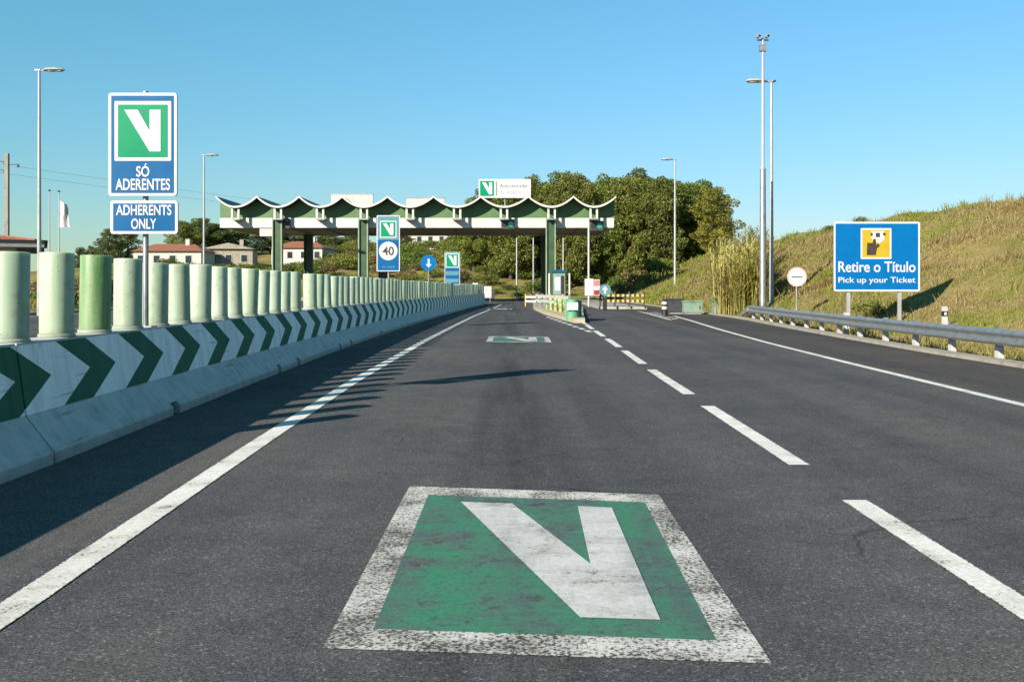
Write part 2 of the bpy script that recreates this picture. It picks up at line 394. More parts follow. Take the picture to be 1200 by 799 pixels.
# ------------------------------------------------------------------ ground, carriageways
def sst(x, a, b):
    t = np.clip((x-a)/(b-a), 0, 1); return t*t*(3-2*t)
def height(x, y):
    x = np.asarray(x, float); y = np.asarray(y, float)
    toe = 10.7 + .4*np.sin(y*.07)
    crest = 24.8 + 1.2*np.sin(y*.05+1)
    bank = 5.65*np.clip((x-toe)/(crest-toe), 0, 1)**.93 + .04*np.clip(x-crest, 0, 60)
    bank += .16*np.sin(x*1.1+y*.31)*sst(x, 11, 15) + .10*np.sin(x*.6-y*.83)*sst(x, 11, 15)
    back = sst(y, 118, 150)
    hill = back*(4.6 + .6*np.sin(x*.06+.4))*(.45+.55*sst(x, -110, -40)) + (4.6*sst(-x, -12, 10)*sst(x, -110, -45)+.8)*sst(y, 148, 215) + 2.5*sst(y, 240, 380)
    hill += .25*np.sin(x*.5+y*.4)*back
    right = np.maximum(bank*(1-.1*back), hill*sst(x, -60, 5))
    z = np.where(x > 4, np.maximum(right, hill), hill)
    lv = sst(-x, 23.6, 30)*(.55 + .25*np.sin(y*.21))
    return np.where(x < 0, np.maximum(z, lv), z) - .06
def make_ground():
    xs = np.unique(np.concatenate([np.arange(-900, -60, 20.), np.arange(-60, -8, 1.5), np.arange(-8, 9.5, 3), np.arange(9.5, 36, .5), np.arange(36, 80, 2.5), np.arange(80, 920, 25)]))
    ys = np.unique(np.concatenate([np.arange(-80, 0, 5.), np.arange(0, 100, 1.), np.arange(100, 180, 1.2), np.arange(180, 340, 6), np.arange(340, 1600, 60)]))
    X, Y = np.meshgrid(xs, ys); Z = height(X, Y)
    nx, ny = len(xs), len(ys)
    V = np.stack([X.ravel(), Y.ravel(), Z.ravel()], 1)
    i = (np.arange(ny-1)[:, None]*nx + np.arange(nx-1)[None, :]).ravel()
    Fq = np.stack([i, i+1, i+1+nx, i+nx], 1)
    me = bpy.data.meshes.new('ground'); me.from_pydata(V.tolist(), [], Fq.tolist()); me.materials.append(M['ground'])
    me.polygons.foreach_set('use_smooth', [True]*len(Fq)); me.update()
    return tag(place('ground', me), kind='structure')
make_ground()

# polylines (x at distance y) read off the road
def lerp_tab(tab):
    ys = [t[0] for t in tab]; xs = [t[1] for t in tab]
    return lambda y: float(np.interp(y, ys, xs))
rail_x = lerp_tab([(-10, 8.15), (10, 8.2), (20, 8.35), (26, 8.6), (34, 9.1), (42, 9.7), (60, 10.2), (130, 11)])
bar_x = lerp_tab([(-10, -3.80), (7.6, -3.83), (13, -3.97), (20, -4.08), (28, -4.08), (38, -3.95), (50, -3.68), (66, -3.20), (84, -2.38)])
left_x = lerp_tab([(-10, -2.0), (4, -2.03), (8.3, -2.13), (14, -2.22), (24, -2.17), (34, -2.02), (46, -1.80), (64, -1.25), (84, -.75)])
edge_x = lerp_tab([(-10, 5.6), (5, 5.62), (11, 5.70), (17, 5.86), (24, 6.12), (32, 6.6), (40, 7.2), (54, 8.1)])
dash_x = lerp_tab([(-10, 2.05), (4, 2.08), (6, 2.10), (11, 2.16), (16, 2.23), (24, 2.42), (34, 2.62), (60, 3.3)])

def ribbon(fn0, fn1, ys, z, name, mat, parent=None):
    vs = []; fs = []
    for y in ys: vs += [(fn0(y), y, z), (fn1(y), y, z)]
    for i in range(len(ys)-1): fs.append((2*i, 2*i+1, 2*i+3, 2*i+2))
    o = MB().add(vs, fs).build(name, mat, parent)
    uv = o.data.uv_layers.new(name='UVMap'); idx = np.zeros(len(o.data.loops), int); o.data.loops.foreach_get('vertex_index', idx)
    uv.data.foreach_set('uv', np.stack([idx % 2, np.zeros(len(idx))], 1).astype(float).ravel())
    return o
ysr = list(np.arange(-60, 124, 4.))
road = tag(ribbon(lambda y: -23.2, lambda y: rail_x(y)+.02, ysr, 0, 'road', M['asphalt']), kind='structure')

def stripe(fn, w_, y0, y1, z=.004, step=1.5, name='line'):
    ys = list(np.arange(y0, y1, step)) + [y1]
    return ribbon(lambda y: fn(y)-w_/2, lambda y: fn(y)+w_/2, ys, z, name, M['stripe_white'], road)
stripe(left_x, .17, -8, 80, name='edge_line')
stripe(edge_x, .15, -8, 47, name='edge_line')
# dashes of the lane line: about 3.7 m painted, 1.3 m bare
y = 7.33 - 3*4.9
for k in range(9):
    stripe(dash_x, .16, y, y+3.68, name='lane_dash'); y += 4.9
stripe(dash_x, .16, 36.2, 40, name='lane_dash')
# hatched nose where the right-hand lane splits
for k in range(6):
    yy = 42 + k*2.1
    MB().add([(edge_x(yy)-.55-.1*k, yy, .0045), (edge_x(yy)-.12, yy+1.0, .0045), (edge_x(yy)-.12, yy+1.5, .0045), (edge_x(yy)-.55-.1*k, yy+.5, .0045)], [(0, 1, 2, 3)]).build('hatch_stripe', M['line_white'], road)
stripe(lambda y: edge_x(y)-.7-.02*(y-40), .13, 41, 56, name='edge_line')
# dotted edge of the toll island, white blocks
a, b = on_ground(692, 389), on_ground(640, 371)
for k in range(9):
    t0 = k/9; t1 = t0+.065
    p, q = a.lerp(b, t0), a.lerp(b, t1)
    MB().add([(p.x-.08, p.y, .004), (p.x+.08, p.y, .004), (q.x+.08, q.y, .004), (q.x-.08, q.y, .004)], [(0, 1, 2, 3)]).build('edge_block', M['line_white'], road)
# opposite carriageway lines
for xx in (-4.9, -22.3): stripe(lambda y: xx, .15, 0, 110, name='edge_line')
for xx in (-9.5, -14.0):
    for k in range(12): stripe(lambda y: xx, .13, 8+k*8, 12+k*8, step=4, name='lane_dash')

# painted lane emblem: worn white frame, green field, white letter mark
OUT = [(378, 760), (905, 778), (772, 580), (480, 570)]; INN = [(437.5, 737.5), (840, 751), (756, 589), (502, 580)]
LET = [(680, 725), (774, 728), (717, 596), (677, 594), (692, 662), (600, 591), (540, 589)]
def emblem(dy, dx, name='lane_emblem'):
    g = lambda pts: [on_ground(*p) for p in pts]
    o, i, l = g(OUT), g(INN), g(LET)
    c = sum(o, Vector())/4
    e = empty(name, (c.x+dx, c.y+dy, 0), parent=road)
    L = lambda pts, z: [(p.x-c.x, p.y-c.y, z) for p in pts]
    MB().add(L(o, .004)+L(i, .004), [(0, 1, 5, 4), (1, 2, 6, 5), (2, 3, 7, 6), (3, 0, 4, 7)]).build('border', M['mark_border'], e)
    MB().add(L(i, .004), [(0, 1, 2, 3)]).build('green_field', M['mark_green'], e)
    MB().add(L(l, .008), [tuple(range(7))]).build('letter', M['mark_letter'], e)
emblem(0, 0)
emblem(20.5, .05)
emblem(58, -.9)

# concrete gutter and raised verge along the right shoulder, kerb on the far left
def kerb_run(fn, w_, h_, ys, name, mat):
    vs = []; fs = []
    for y in ys:
        x = fn(y); vs += [(x, y, -.2), (x, y, h_), (x+w_, y, h_), (x+w_, y, -.2)]
    n = len(ys)
    for i in range(n-1):
        for k in range(3): a = 4*i+k; fs.append((a, a+1, a+5, a+4))
    fs += [(0, 3, 2, 1), (4*n-4, 4*n-3, 4*n-2, 4*n-1)]
    return tag(MB().add(vs, fs).build(name, mat), kind='structure')
kerb_run(lambda y: rail_x(y)+.03, .35, .06, list(np.arange(-20, 118, 2.)), 'gutter_kerb', M['kerb'])
kerb_run(lambda y: -23.6, .4, .14, list(np.arange(-20, 118, 4.)), 'kerb', M['kerb'])

# ------------------------------------------------------------------ concrete barrier blocks
PROF = [(-.43, 0), (-.43, .08), (-.22, .345), (-.14, .89), (.14, .89), (.22, .345), (.43, .08), (.43, 0)]
SLOT = [(-.28, 0), (-.28, .125), (-.394, .125), (-.22, .345), (-.14, .89), (.14, .89), (.22, .345), (.394, .125), (.28, .125), (.28, 0)]
def barrier_block(y0, y1, i):
    x0, x1 = bar_x(y0), bar_x(y1); g = .012
    mid = (y0+y1)/2
    cuts = [y0+g, mid-.85, mid-.63, mid+.63, mid+.85, y1-g]
    if i % 3 == 2: cuts = [y0+g, mid-.1, mid+.12, y1-g]
    vs = []; fs = []; us = []
    def ring(y, pr):
        b_ = len(vs); t = (y-y0)/(y1-y0); x = x0+(x1-x0)*t
        for a_, h_ in pr: vs.append((x+a_, y, h_)); us.append((y, h_))
        return b_
    prev = None
    for k in range(len(cuts)-1):
        pr = SLOT if k % 2 else PROF
        a_ = ring(cuts[k], pr); b_ = ring(cuts[k+1], pr)
        n_ = len(pr)
        for j in range(n_): fs.append((a_+j, b_+j, b_+(j+1) % n_, a_+(j+1) % n_))
        fs.append(tuple(a_+j for j in range(n_))); fs.append(tuple(b_+n_-1-j for j in range(n_)))
    me = bpy.data.meshes.new('concrete_barrier'); me.from_pydata(vs, [], fs); me.materials.append(M['barrier'])
    uv = me.uv_layers.new(name='UVMap')
    idx = np.zeros(len(me.loops), int); me.loops.foreach_get('vertex_index', idx)
    uv.data.foreach_set('uv', np.array(us, float)[idx].ravel())
    me.update()
    o = place('concrete_barrier', me)
    lab = ('concrete barrier block with green and white arrows, cut by the left edge of the picture' if i == 1 else
           'concrete barrier block with green and white arrows, last one before the toll plaza' if i == 14 else
           f'concrete barrier block with green and white arrows, {ordinal(i)} along the row from the left edge')
    tag(o, lab, 'concrete barrier', 'arrow-painted concrete barrier blocks between the carriageways')
for i in range(1, 15):
    y0 = -4.2 + 5.8*i
    barrier_block(y0, y0+5.8, i)

# pale green plastic posts standing on the barrier
pm = MB()
n = 20; prof = [(.138, 0), (.138, .698), (.135, .706), (.12, .708)]
vs = [(r*math.cos(2*math.pi*k/n), r*math.sin(2*math.pi*k/n), z) for r, z in prof for k in range(n)]
fs = [(i*n+k, i*n+(k+1) % n, (i+1)*n+(k+1) % n, (i+1)*n+k) for i in range(3) for k in range(n)] + [tuple(3*n+k for k in range(n))]
pm.add(vs, fs)
post_me = pm.mesh('delineator_post', M['post_pale'], True); post_gr = pm.mesh('delineator_post', M['post_green'], True)
flange_me = MB().tube([(0, 0, 0), (0, 0, .022), (0, 0, .03)], [.150, .150, .139], 20).mesh('base_flange', M['post_pale'], True)
#ring_me = MB().tube([(0, 0, .60), (0, 0, .63)], [.1315, .1315], 20, cap=False).mesh('seam_ring', M['post_pale'], True)
cnt = 0
for k in range(92):
    y = 7.61 + .832*k
    if k == 14 or y > 82.5: continue
    cnt += 1
    o = place('delineator_post', post_gr if k == 2 else post_me, None, (bar_x(y)+R.uniform(-.012, .012), y+R.uniform(-.02, .02), .89), R.uniform(0, 6))
    o.rotation_euler = (R.gauss(0, .014), R.gauss(0, .014), R.uniform(0, 6)); o.scale.z = R.uniform(.97, 1.015)
    place('base_flange', flange_me, o)
    lab = {1: 'pale plastic post on the barrier, cut by the left edge of the picture', 3: 'bright green striped plastic post, greener than all others on the barrier',
           14: 'pale green plastic post just before the gap in the row', 15: 'pale green plastic post just after the gap in the row'}.get(cnt)
    tag(o, lab or f'pale green plastic post, {ordinal(cnt)} on the barrier counted from the left edge', 'delineator post', 'green plastic posts in a row on the barrier')

# ------------------------------------------------------------------ text and signs
def text_mesh(s_, size, mat, align='CENTER', bold=.0, xs=1.0):
    cu = bpy.data.curves.new('lettering', 'FONT'); cu.body = s_; cu.size = size; cu.align_x = align; cu.align_y = 'CENTER'
    cu.offset = bold; cu.extrude = .0015
    o = bpy.data.objects.new('lettering_tmp', cu); COL.objects.link(o)
    bpy.context.view_layer.update()
    me = bpy.data.meshes.new_from_object(o.evaluated_get(bpy.context.evaluated_depsgraph_get()))
    bpy.data.objects.remove(o); bpy.data.curves.remove(cu)
    # stand it up: text plane XY -> XZ, facing -Y
    me.transform(Matrix.Rotation(math.radians(90), 4, 'X')); me.transform(Matrix.Diagonal((xs, 1, 1, 1)))
    me.materials.clear(); me.materials.append(mat); me.name = 'lettering'
    return me
def fit_text(s_, width, height_, mat, bold=.0):
    me = text_mesh(s_, 1.0, mat, bold=0)
    co = np.zeros(len(me.vertices)*3); me.vertices.foreach_get('co', co); co = co.reshape(-1, 3)
    lo, hi = co.min(0), co.max(0)
    me.transform(Matrix.Translation((-(lo[0]+hi[0])/2, 0, -(lo[2]+hi[2])/2)))
    sx, sz = width/(hi[0]-lo[0]), height_/(hi[2]-lo[2])
    bpy.data.meshes.remove(me)
    me = text_mesh(s_, 1.0, mat, bold=bold)
    co = np.zeros(len(me.vertices)*3); me.vertices.foreach_get('co', co); co = co.reshape(-1, 3)
    me.transform(Matrix.Translation((-(co[:, 0].min()+co[:, 0].max())/2, 0, -(co[:, 2].min()+co[:, 2].max())/2)))
    me.transform(Matrix.Diagonal((sx, 1, sz, 1)))
    return me
def rrect(x0, x1, z0, z1, r, n=4):
    pts = []
    for cx, cz, a0 in ((x1-r, z0+r, -90), (x1-r, z1-r, 0), (x0+r, z1-r, 90), (x0+r, z0+r, 180)):
        for k in range(n+1):
            q = math.radians(a0+90*k/n); pts.append((cx+r*math.cos(q), cz+r*math.sin(q)))
    return pts
VLOGO = [(.64, .11), (.86, .11), (.86, .90), (.64, .90), (.64, .50), (.40, .90), (.13, .90)]
def disc(r, cx=0, cz=0, n=32): return [(cx+r*math.cos(2*math.pi*k/n), cz+r*math.sin(2*math.pi*k/n)) for k in range(n)]
def sheet(name, poly, layer, mat, parent):
    """thin applied film: layer n sits 3 mm in front of layer n-1, panel front at y = 0"""
    return MB().prism_y(poly, -.003*layer, -.003*(layer-1)+.0005, ).build(name, mat, parent)
def letters(s_, width, h_, x, z, layer, mat, parent, bold=.01):
    o = place('lettering', fit_text(s_, width, h_, mat, bold), parent, (x, -.003*layer, z)); return o
def logo_square(x0, x1, z0, z1, layer, parent, frame=True):
    if frame:
        e = .07*(x1-x0)
        sheet('emblem_frame', rrect(x0-e, x1+e, z0-e, z1+e, .01), layer, M['sign_white'], parent); layer += 1
    s_ = sheet('emblem_square', rrect(x0, x1, z0, z1, .004), layer, M['sign_green'], parent)
    sheet('emblem_letter', [(x0+(x1-x0)*a, z0+(z1-z0)*b) for a, b in VLOGO], layer+1, M['sign_white'], s_)
def panel(parent, x0, x1, z0, z1, mat, r=.03, frame=.03, back=.03):
    p = MB().prism_y(rrect(x0, x1, z0, z1, r), 0, back).build('panel', M['galv'], parent)
    sheet('border', rrect(x0, x1, z0, z1, r), 1, M['sign_white'], p)
    sheet('face', rrect(x0+frame, x1-frame, z0+frame, z1-frame, max(.005, r-frame)), 2, mat, p)
    return p

# sign on the barrier at the left: members' lane
ys_ = 10.7
s = empty('lane_sign', (bar_x(ys_)+.02, ys_-.20, .89))
tag(s, 'tall blue sign with green and white emblem reading SO ADERENTES, ADHERENTS ONLY, on the barrier', 'sign')
MB().tube([(0, .075, 0), (0, .075, 2.5)], .03, 12).build('post', M['galv'], s, smooth=True)
MB().box(-.09, .09, -.015, .165, 0, .015).build('base_plate', M['galv'], s)
p1 = panel(s, -.365, .355, 1.385, 2.47, M['sign_blue'])
logo_square(-.262, .262, 1.79, 2.345, 3, p1)
letters('SÓ', .135, .135, 0, 1.655, 3, M['sign_white'], p1, .018)
letters('ADERENTES', .57, .115, 0, 1.505, 3, M['sign_white'], p1, .018)
p2 = panel(s, -.345, .365, .985, 1.335, M['sign_blue'])
letters('ADHERENTS', .58, .105, .01, 1.235, 3, M['sign_white'], p2, .018)
letters('ONLY', .26, .105, .01, 1.09, 3, M['sign_white'], p2, .018)
for hz in (2.2, 1.6, 1.16): MB().box(-.28, .28, .032, .05, hz, hz+.03).build('clamp', M['galv'], s)

# speed-limit sign further along
ys_ = 32.4
s = empty('speed_sign', (bar_x(ys_)+.02, ys_-.2, .89))
tag(s, 'upright sign with green emblem above a white disc reading 40, behind the post row', 'sign')
MB().tube([(0, .075, 0), (0, .075, 2.6)], .03, 10).build('post', M['galv'], s, smooth=True)
p1 = panel(s, -.375, .375, .96, 2.77, M['sign_blue'], frame=.03)
sheet('upper_field', rrect(-.345, .345, 1.98, 2.74, .01), 3, M['sign_teal'], p1)
logo_square(-.235, .235, 2.08, 2.56, 4, p1)
sheet('speed_disc', disc(.30, 0, 1.62), 3, M['sign_white'], p1)
letters('40', .36, .27, 0, 1.62, 4, M['ink'], p1, .02)
letters('VIA VERDE', .42, .07, 0, 1.10, 3, M['sign_teal'], p1, .01)

# third emblem sign at the end of the barrier
ys_ = 56
s = empty('emblem_sign', (at(530, 338, ys_).x, ys_, .89))
tag(s, 'small blue sign with green and white emblem near the far end of the barrier', 'sign')
MB().tube([(0, .075, 0), (0, .075, 2.3)], .03, 10).build('post', M['galv'], s, smooth=True)
p1 = panel(s, -.43, .43, .62, 2.45, M['sign_blue'], frame=.03)
logo_square(-.33, .33, 1.62, 2.33, 3, p1)
sheet('middle_band', rrect(-.36, .36, 1.15, 1.38, .01), 3, M['sign_teal'], p1)
sheet('lower_band', rrect(-.36, .36, .75, .95, .01), 3, M['sign_teal'], p1)

# round blue sign beyond
c = at(502, 308, 74); s = empty('round_sign', (c.x, 74, 0)); tag(s, 'round blue mandatory sign with white arrow left of the emblem sign', 'sign')
MB().tube([(0, .06, 0), (0, .06, c.z)], .035, 10).build('post', M['galv'], s, smooth=True)
p1 = MB().prism_y(disc(.58, 0, c.z), 0, .03).build('panel', M['galv'], s)
sheet('face', disc(.58, 0, c.z), 1, M['sign_sky'], p1)
sheet('arrow', [(-.05+0, c.z+.3), (-.05, c.z-.1), (-.2, c.z-.1), (.02, c.z-.36), (.24, c.z-.1), (.09, c.z-.1), (.09, c.z+.3)][::-1], 2, M['sign_white'], p1)

# big blue ticket sign on the right
ys_ = 30.0; cx = at(1027.5, 338, ys_).x
s = empty('ticket_sign', (cx, ys_, 0)); tag(s, 'large blue sign reading Retire o Título, Pick up your Ticket, on the grass bank', 'sign')
zt, zb = at(0, 260, ys_).z, at(0, 341.5, ys_).z
for px in (995, 1055):
    x = at(px, 338, ys_).x-cx
    MB().box(x-.05, x+.05, .035, .10, -.3, zt-.1).build('post', M['pole_white'], s)
p1 = panel(s, -1.30, 1.30, zb, zt, M['sign_sky'], r=.06, frame=.055)
Zp = lambda py: at(0, py, ys_).z
Xp = lambda px: at(px, 338, ys_).x-cx
sheet('pictogram_frame', rrect(Xp(1008.5), Xp(1044.5), Zp(303.5), Zp(267.5), .02), 3, M['sign_white'], p1)
pic = sheet('pictogram', rrect(Xp(1010.5), Xp(1042.5), Zp(301.5), Zp(269.5), .01), 4, M['sign_yellow'], p1)
K = lambda pts: [(Xp(a), Zp(b)) for a, b in pts]
sheet('ticket', K([(1021, 271), (1036, 271), (1036, 281), (1031, 285), (1025, 283), (1021, 279)])[::-1], 5, M['sign_white'], pic)
sheet('hand', K([(1015.5, 299), (1026, 299), (1027.5, 291), (1031, 288), (1029, 285.5), (1026.5, 287), (1026, 280), (1023.5, 280), (1022.5, 285), (1016, 284.5)])[::1], 6, M['ink'], pic)
sheet('ticket_mark', K([(1026, 273), (1031, 273), (1031, 278), (1026, 278)])[::-1], 6, M['ink'], pic)
sheet('ticket_mark', K([(1034.5, 273), (1037.5, 273), (1037.5, 276), (1034.5, 276)])[::-1], 6, M['ink'], pic)
sheet('ticket_mark', K([(1020, 273), (1022.5, 273), (1022.5, 276.5), (1020, 276.5)])[::-1], 6, M['ink'], pic)
letters('Retire o Título', Xp(1072)-Xp(982), Zp(307.5)-Zp(319.5), 0, Zp(312.7), 3, M['sign_white'], p1, .014)
letters('Pick up your Ticket', Xp(1072)-Xp(982), Zp(324.5)-Zp(333), 0, Zp(329), 3, M['sign_white'], p1, .010)
for hz in (zb+.35, zt-.45): MB().box(-1.1, 1.1, .031, .035, hz, hz+.06).build('rail', M['galv'], s)

# round toll-stop sign
ys_ = 38; c = at(934, 324.5, ys_); s = empty('round_sign', (c.x, ys_, 0)); tag(s, 'round white sign with pale red rim and dark bar beside the lamp posts', 'sign')
MB().tube([(0, .06, -.2), (0, .06, c.z)], .03, 10).build('post', M['galv'], s, smooth=True)
p1 = MB().prism_y(disc(.375, 0, c.z), 0, .03).build('panel', M['galv'], s)
sheet('rim', disc(.375, 0, c.z), 1, plain('faded_red', (.70, .50, .46), .4), p1); sheet('face', disc(.325, 0, c.z), 2, M['sign_white'], p1)
sheet('bar', rrect(-.21, .21, c.z-.03, c.z+.03, .01), 3, M['galv'], p1)

# ------------------------------------------------------------------ guardrail
def guardrail():
    e = empty('guardrail', (rail_x(16), 16, 0)); ox, oy = rail_x(16), 16
    tag(e, 'galvanised steel guardrail on short posts along the right shoulder', 'guardrail')
    W = [(0, .70), (-.05, .685), (-.085, .655), (-.085, .625), (-.03, .575), (-.03, .545), (-.085, .495), (-.085, .465), (-.05, .435), (0, .42)]
    y = 6.0
    off = .30
    while y < 41.5:
        ys_ = [y-.15, y+2, min(y+4, 42)]
        vs = []; fs = []
        for q in ys_:
            for a_, h_ in W: vs.append((rail_x(q)+off+a_-ox+(.004 if q == ys_[0] else 0), q-oy, h_-.12))
        for i in range(2):
            for j in range(9): b_ = i*10+j; fs.append((b_, b_+1, b_+11, b_+10))
        b0 = len(vs)
        vs += [(v[0]+.012, v[1], v[2]) for v in vs]
        fs += [tuple(b0+i for i in reversed(f)) for f in fs]
        MB().add(vs, fs).build('rail', M['galv'], e, smooth=True)
        y += 4
    y = 6.0
    while y < 42.2:
        x = rail_x(y)+off-ox
        MB().box(x+.14, x+.24, y-oy-.06, y-oy+.06, -.2, .60).build('post', M['galv'], e)
        MB().box(x+.0, x+.14, y-oy-.05, y-oy+.05, .34, .56).build('spacer', M['galv'], e)
        MB().box(x+.135, x+.245, y-oy-.065, y-oy+.065, .0, .24).build('reflector_sleeve', M['white'], e)
        y += 2.0
    # turned-down end section
    x = rail_x(42)+off-ox
    MB().add([(x-.085, 26, .55), (x-.085, 26, .32), (x+.5, 30, .12), (x+.5, 30, -.05), (x, 26, .55), (x, 26, .32), (x+.56, 30, .12), (x+.56, 30, -.05)],
             [(0, 1, 3, 2), (4, 6, 7, 5), (0, 2, 6, 4), (1, 5, 7, 3), (2, 3, 7, 6), (0, 4, 5, 1)]).build('end_piece', M['galv'], e)
guardrail()
# white verge markers with a black band
for (px, d, lab) in ((1107, 26.5, 'white verge marker with black band right of the ticket sign'), (992, 28.8, 'white verge marker with black band by the left post of the ticket sign')):
    x = at(px, 338, d).x; z = float(height(x, d))
    o = MB().prism_z([(-.06, -.05), (.06, -.05), (.07, .03), (0, .06), (-.07, .03)], -.1, .66).build('verge_marker', M['white'], None, (x, d, z)); tag(o, lab, 'marker post', 'white verge markers')
    MB().prism_z([(-.063, -.053), (.063, -.053), (.073, .033), (0, .063), (-.073, .033)], .40, .54).build('band', M['black'], o)
    MB().box(-.03, .03, -.058, -.053, .43, .51).build('reflector', M['sign_white'], o)

# ------------------------------------------------------------------ lamp posts, mast, poles
def lamp_post(px, d, head_py, side, lab, two=True, hs=1.0):
    p = at(px, head_py, d); z0 = float(height(p.x, d))
    e = empty('lamp_post', (p.x, d, z0)); H = p.z-z0
    tag(e, lab, 'lamp post', 'tall pale lamp posts along the carriageway')
    MB().tube([(0, 0, -.2), (0, 0, H*.5), (0, 0, H)], [.11, .085, .06], 12).build('pole', M['pole_white'], e, smooth=True)
    MB().box(-.17, .17, -.17, .17, -.1, .03).build('base_plate', M['galv'], e)
    MB().tube([(-side*.12, 0, H+.02), (side*.35, 0, H+.05)], .035, 8).build('arm', M['pole_white'], e, smooth=True)
    L = .95*hs
    for (o_, dy) in ((.22, 0),):
        xs_ = [0, .12*L, .5*L, .9*L, L]; hw = [.10, .18, .22, .18, .08]; th = [.06, .13, .16, .12, .04]
        vs = []; fs = []
        for x, b_, t in zip(xs_, hw, th):
            for k in range(8):
                q = 2*math.pi*k/8; vs.append((side*(o_+x), dy+b_*math.cos(q), H+.06+t*math.sin(q)*(1 if math.sin(q) > 0 else .4)))
        for i in range(4):
            for k in range(8): fs.append((i*8+k, i*8+(k+1) % 8, (i+1)*8+(k+1) % 8, (i+1)*8+k))
        fs += [tuple(reversed(range(8))), tuple(32+k for k in range(8))]
        h = MB().add(vs, fs).build('lamp_head', M['pole_white'], e, smooth=True)
        MB().box(min(side*(o_+.25*L), side*(o_+.85*L)), max(side*(o_+.25*L), side*(o_+.85*L)), -.12, .12, H-.005, H+.012).build('lens', M['lamp_glass'], h)
    if two:
        MB().box(min(side*.05, -side*.2), max(side*.05, -side*.2), -.06, .06, H+.03, H+.10).build('counter_arm', M['pole_white'], e)
lamp_post(46, 48, 84, 1, 'tall lamp post at the far left with its head over the road', hs=1.05)
lamp_post(239, 79, 183, 1, 'slim lamp post between the emblem sign and the toll canopy')
lamp_post(904, 46, 97, -1, 'tall lamp post on the right beside the camera mast', hs=1.0)
lamp_post(791, 84, 188, -1, 'lamp post in front of the dense trees right of the toll canopy')
p = at(894, 45, 45); z0 = float(height(p.x, 45)); e = empty('camera_mast', (p.x, 45, z0)); H = p.z-z0
tag(e, 'tallest slim mast with camera cluster on top, beside the right lamp post', 'mast')
MB().tube([(0, 0, -.2), (0, 0, H*.52)], [.16, .13], 14).build('lower_pole', M['galv'], e, smooth=True)
MB().tube([(0, 0, H*.52), (0, 0, H*.52+.12), (0, 0, H)], [.15, .075, .055], 12).build('upper_pole', M['pole_white'], e, smooth=True)
MB().box(-.25, .25, -.03, .03, H-.12, H-.06).build('crossbar', M['dark_metal'], e)
for sx in (-.2, .2):
    c_ = MB().tube([(sx, -.2, H+.06), (sx, .15, H+.1)], [.09, .09], 10).build('camera', M['pole_white'], e, smooth=True)
    MB().tube([(sx, -.21, H+.058), (sx, -.2, H+.06)], [.06, .06], 10).build('lens', M['black'], c_)
MB().box(-.16, .16, -.1, .1, H-.6, H-.3).build('junction_box', M['galv'], e)

# concrete utility pole and its wires
p = at(8, 180, 82); e = empty('utility_pole', (p.x, 82, 0)); tag(e, 'concrete utility pole with insulator arms behind the red roof at far left', 'utility pole')
MB().prism_z([(-.16, -.14), (.16, -.14), (.16, .14), (-.16, .14)], 0, p.z).build('pole', M['concrete'], e)
for (x0, x1, dz) in ((-1.1, 0, -.7), (0, 1.0, -.95), (-1.1, 0, -1.4)):
    b_ = MB().box(x0, x1, -.05, .05, p.z+dz, p.z+dz+.09).build('crossarm', M['dark_metal'], e)
    xe = x0 if x0 < -.5 else x1
    for xi in (xe*.95, xe*.2 if xe < 0 else xe*.9):
        MB().tube([(xi, 0, p.z+dz-.18), (xi, 0, p.z+dz+.02)], [.09, .06], 8).build('insulator', M['dark_metal'], b_)
for i, (dx, dz) in enumerate(((.95, -.95), (-.9, -1.4))):
    a_ = Vector((p.x+dx, 82, p.z+dz-.15)); b_ = Vector((p.x+70, 260, 17-i))
    pts = [a_.lerp(b_, t)-Vector((0, 0, 3.5*4*t*(1-t)*.5)) for t in np.linspace(0, 1, 14)]
    tag(MB().tube(pts, .009, 5).build('power_line', M['dark_metal']), ['upper thin power line strung from the concrete utility pole', 'lower thin power line strung from the concrete utility pole'][i], 'cable', 'power lines')

for (px, py, d, lab, flag) in ((58, 224, 112, 'left one of two thin flagpoles, bare of any flag', 0), (69, 225, 110, 'thin flagpole carrying a limp white flag', 1)):
    p = at(px, py, d); z0 = float(height(p.x, d)); e = empty('flagpole', (p.x, d, z0)); tag(e, lab, 'flagpole', 'two flagpoles at left')
    H = p.z-z0
    MB().tube([(0, 0, -.1), (0, 0, H)], [.09, .05], 10).build('pole', M['pole_white'], e, smooth=True)
    MB().tube([(0, 0, H), (0, 0, H+.06), (0, 0, H+.16)], [.14, .16, .08], 10).build('finial', M['dark_metal'], e, smooth=True)
    if flag:
        vs = []; fs = []
        for i in range(13):
            for j in range(9):
                u, v = j/8, i/12
                vs.append((.06+u*(.75+.35*v)+.05*math.sin(v*7), .12*math.sin(u*7+v*2.5)*u*2, H-.9-v*3.0-u*.5*(1-v)))
        for i in range(12):
            for j in range(8): a_ = i*9+j; fs.append((a_, a_+1, a_+10, a_+9))
        MB().add(vs, fs).build('flag', plain('flag_cloth', (.72, .68, .67), .8, 0, .1, 1.2), e, smooth=True)

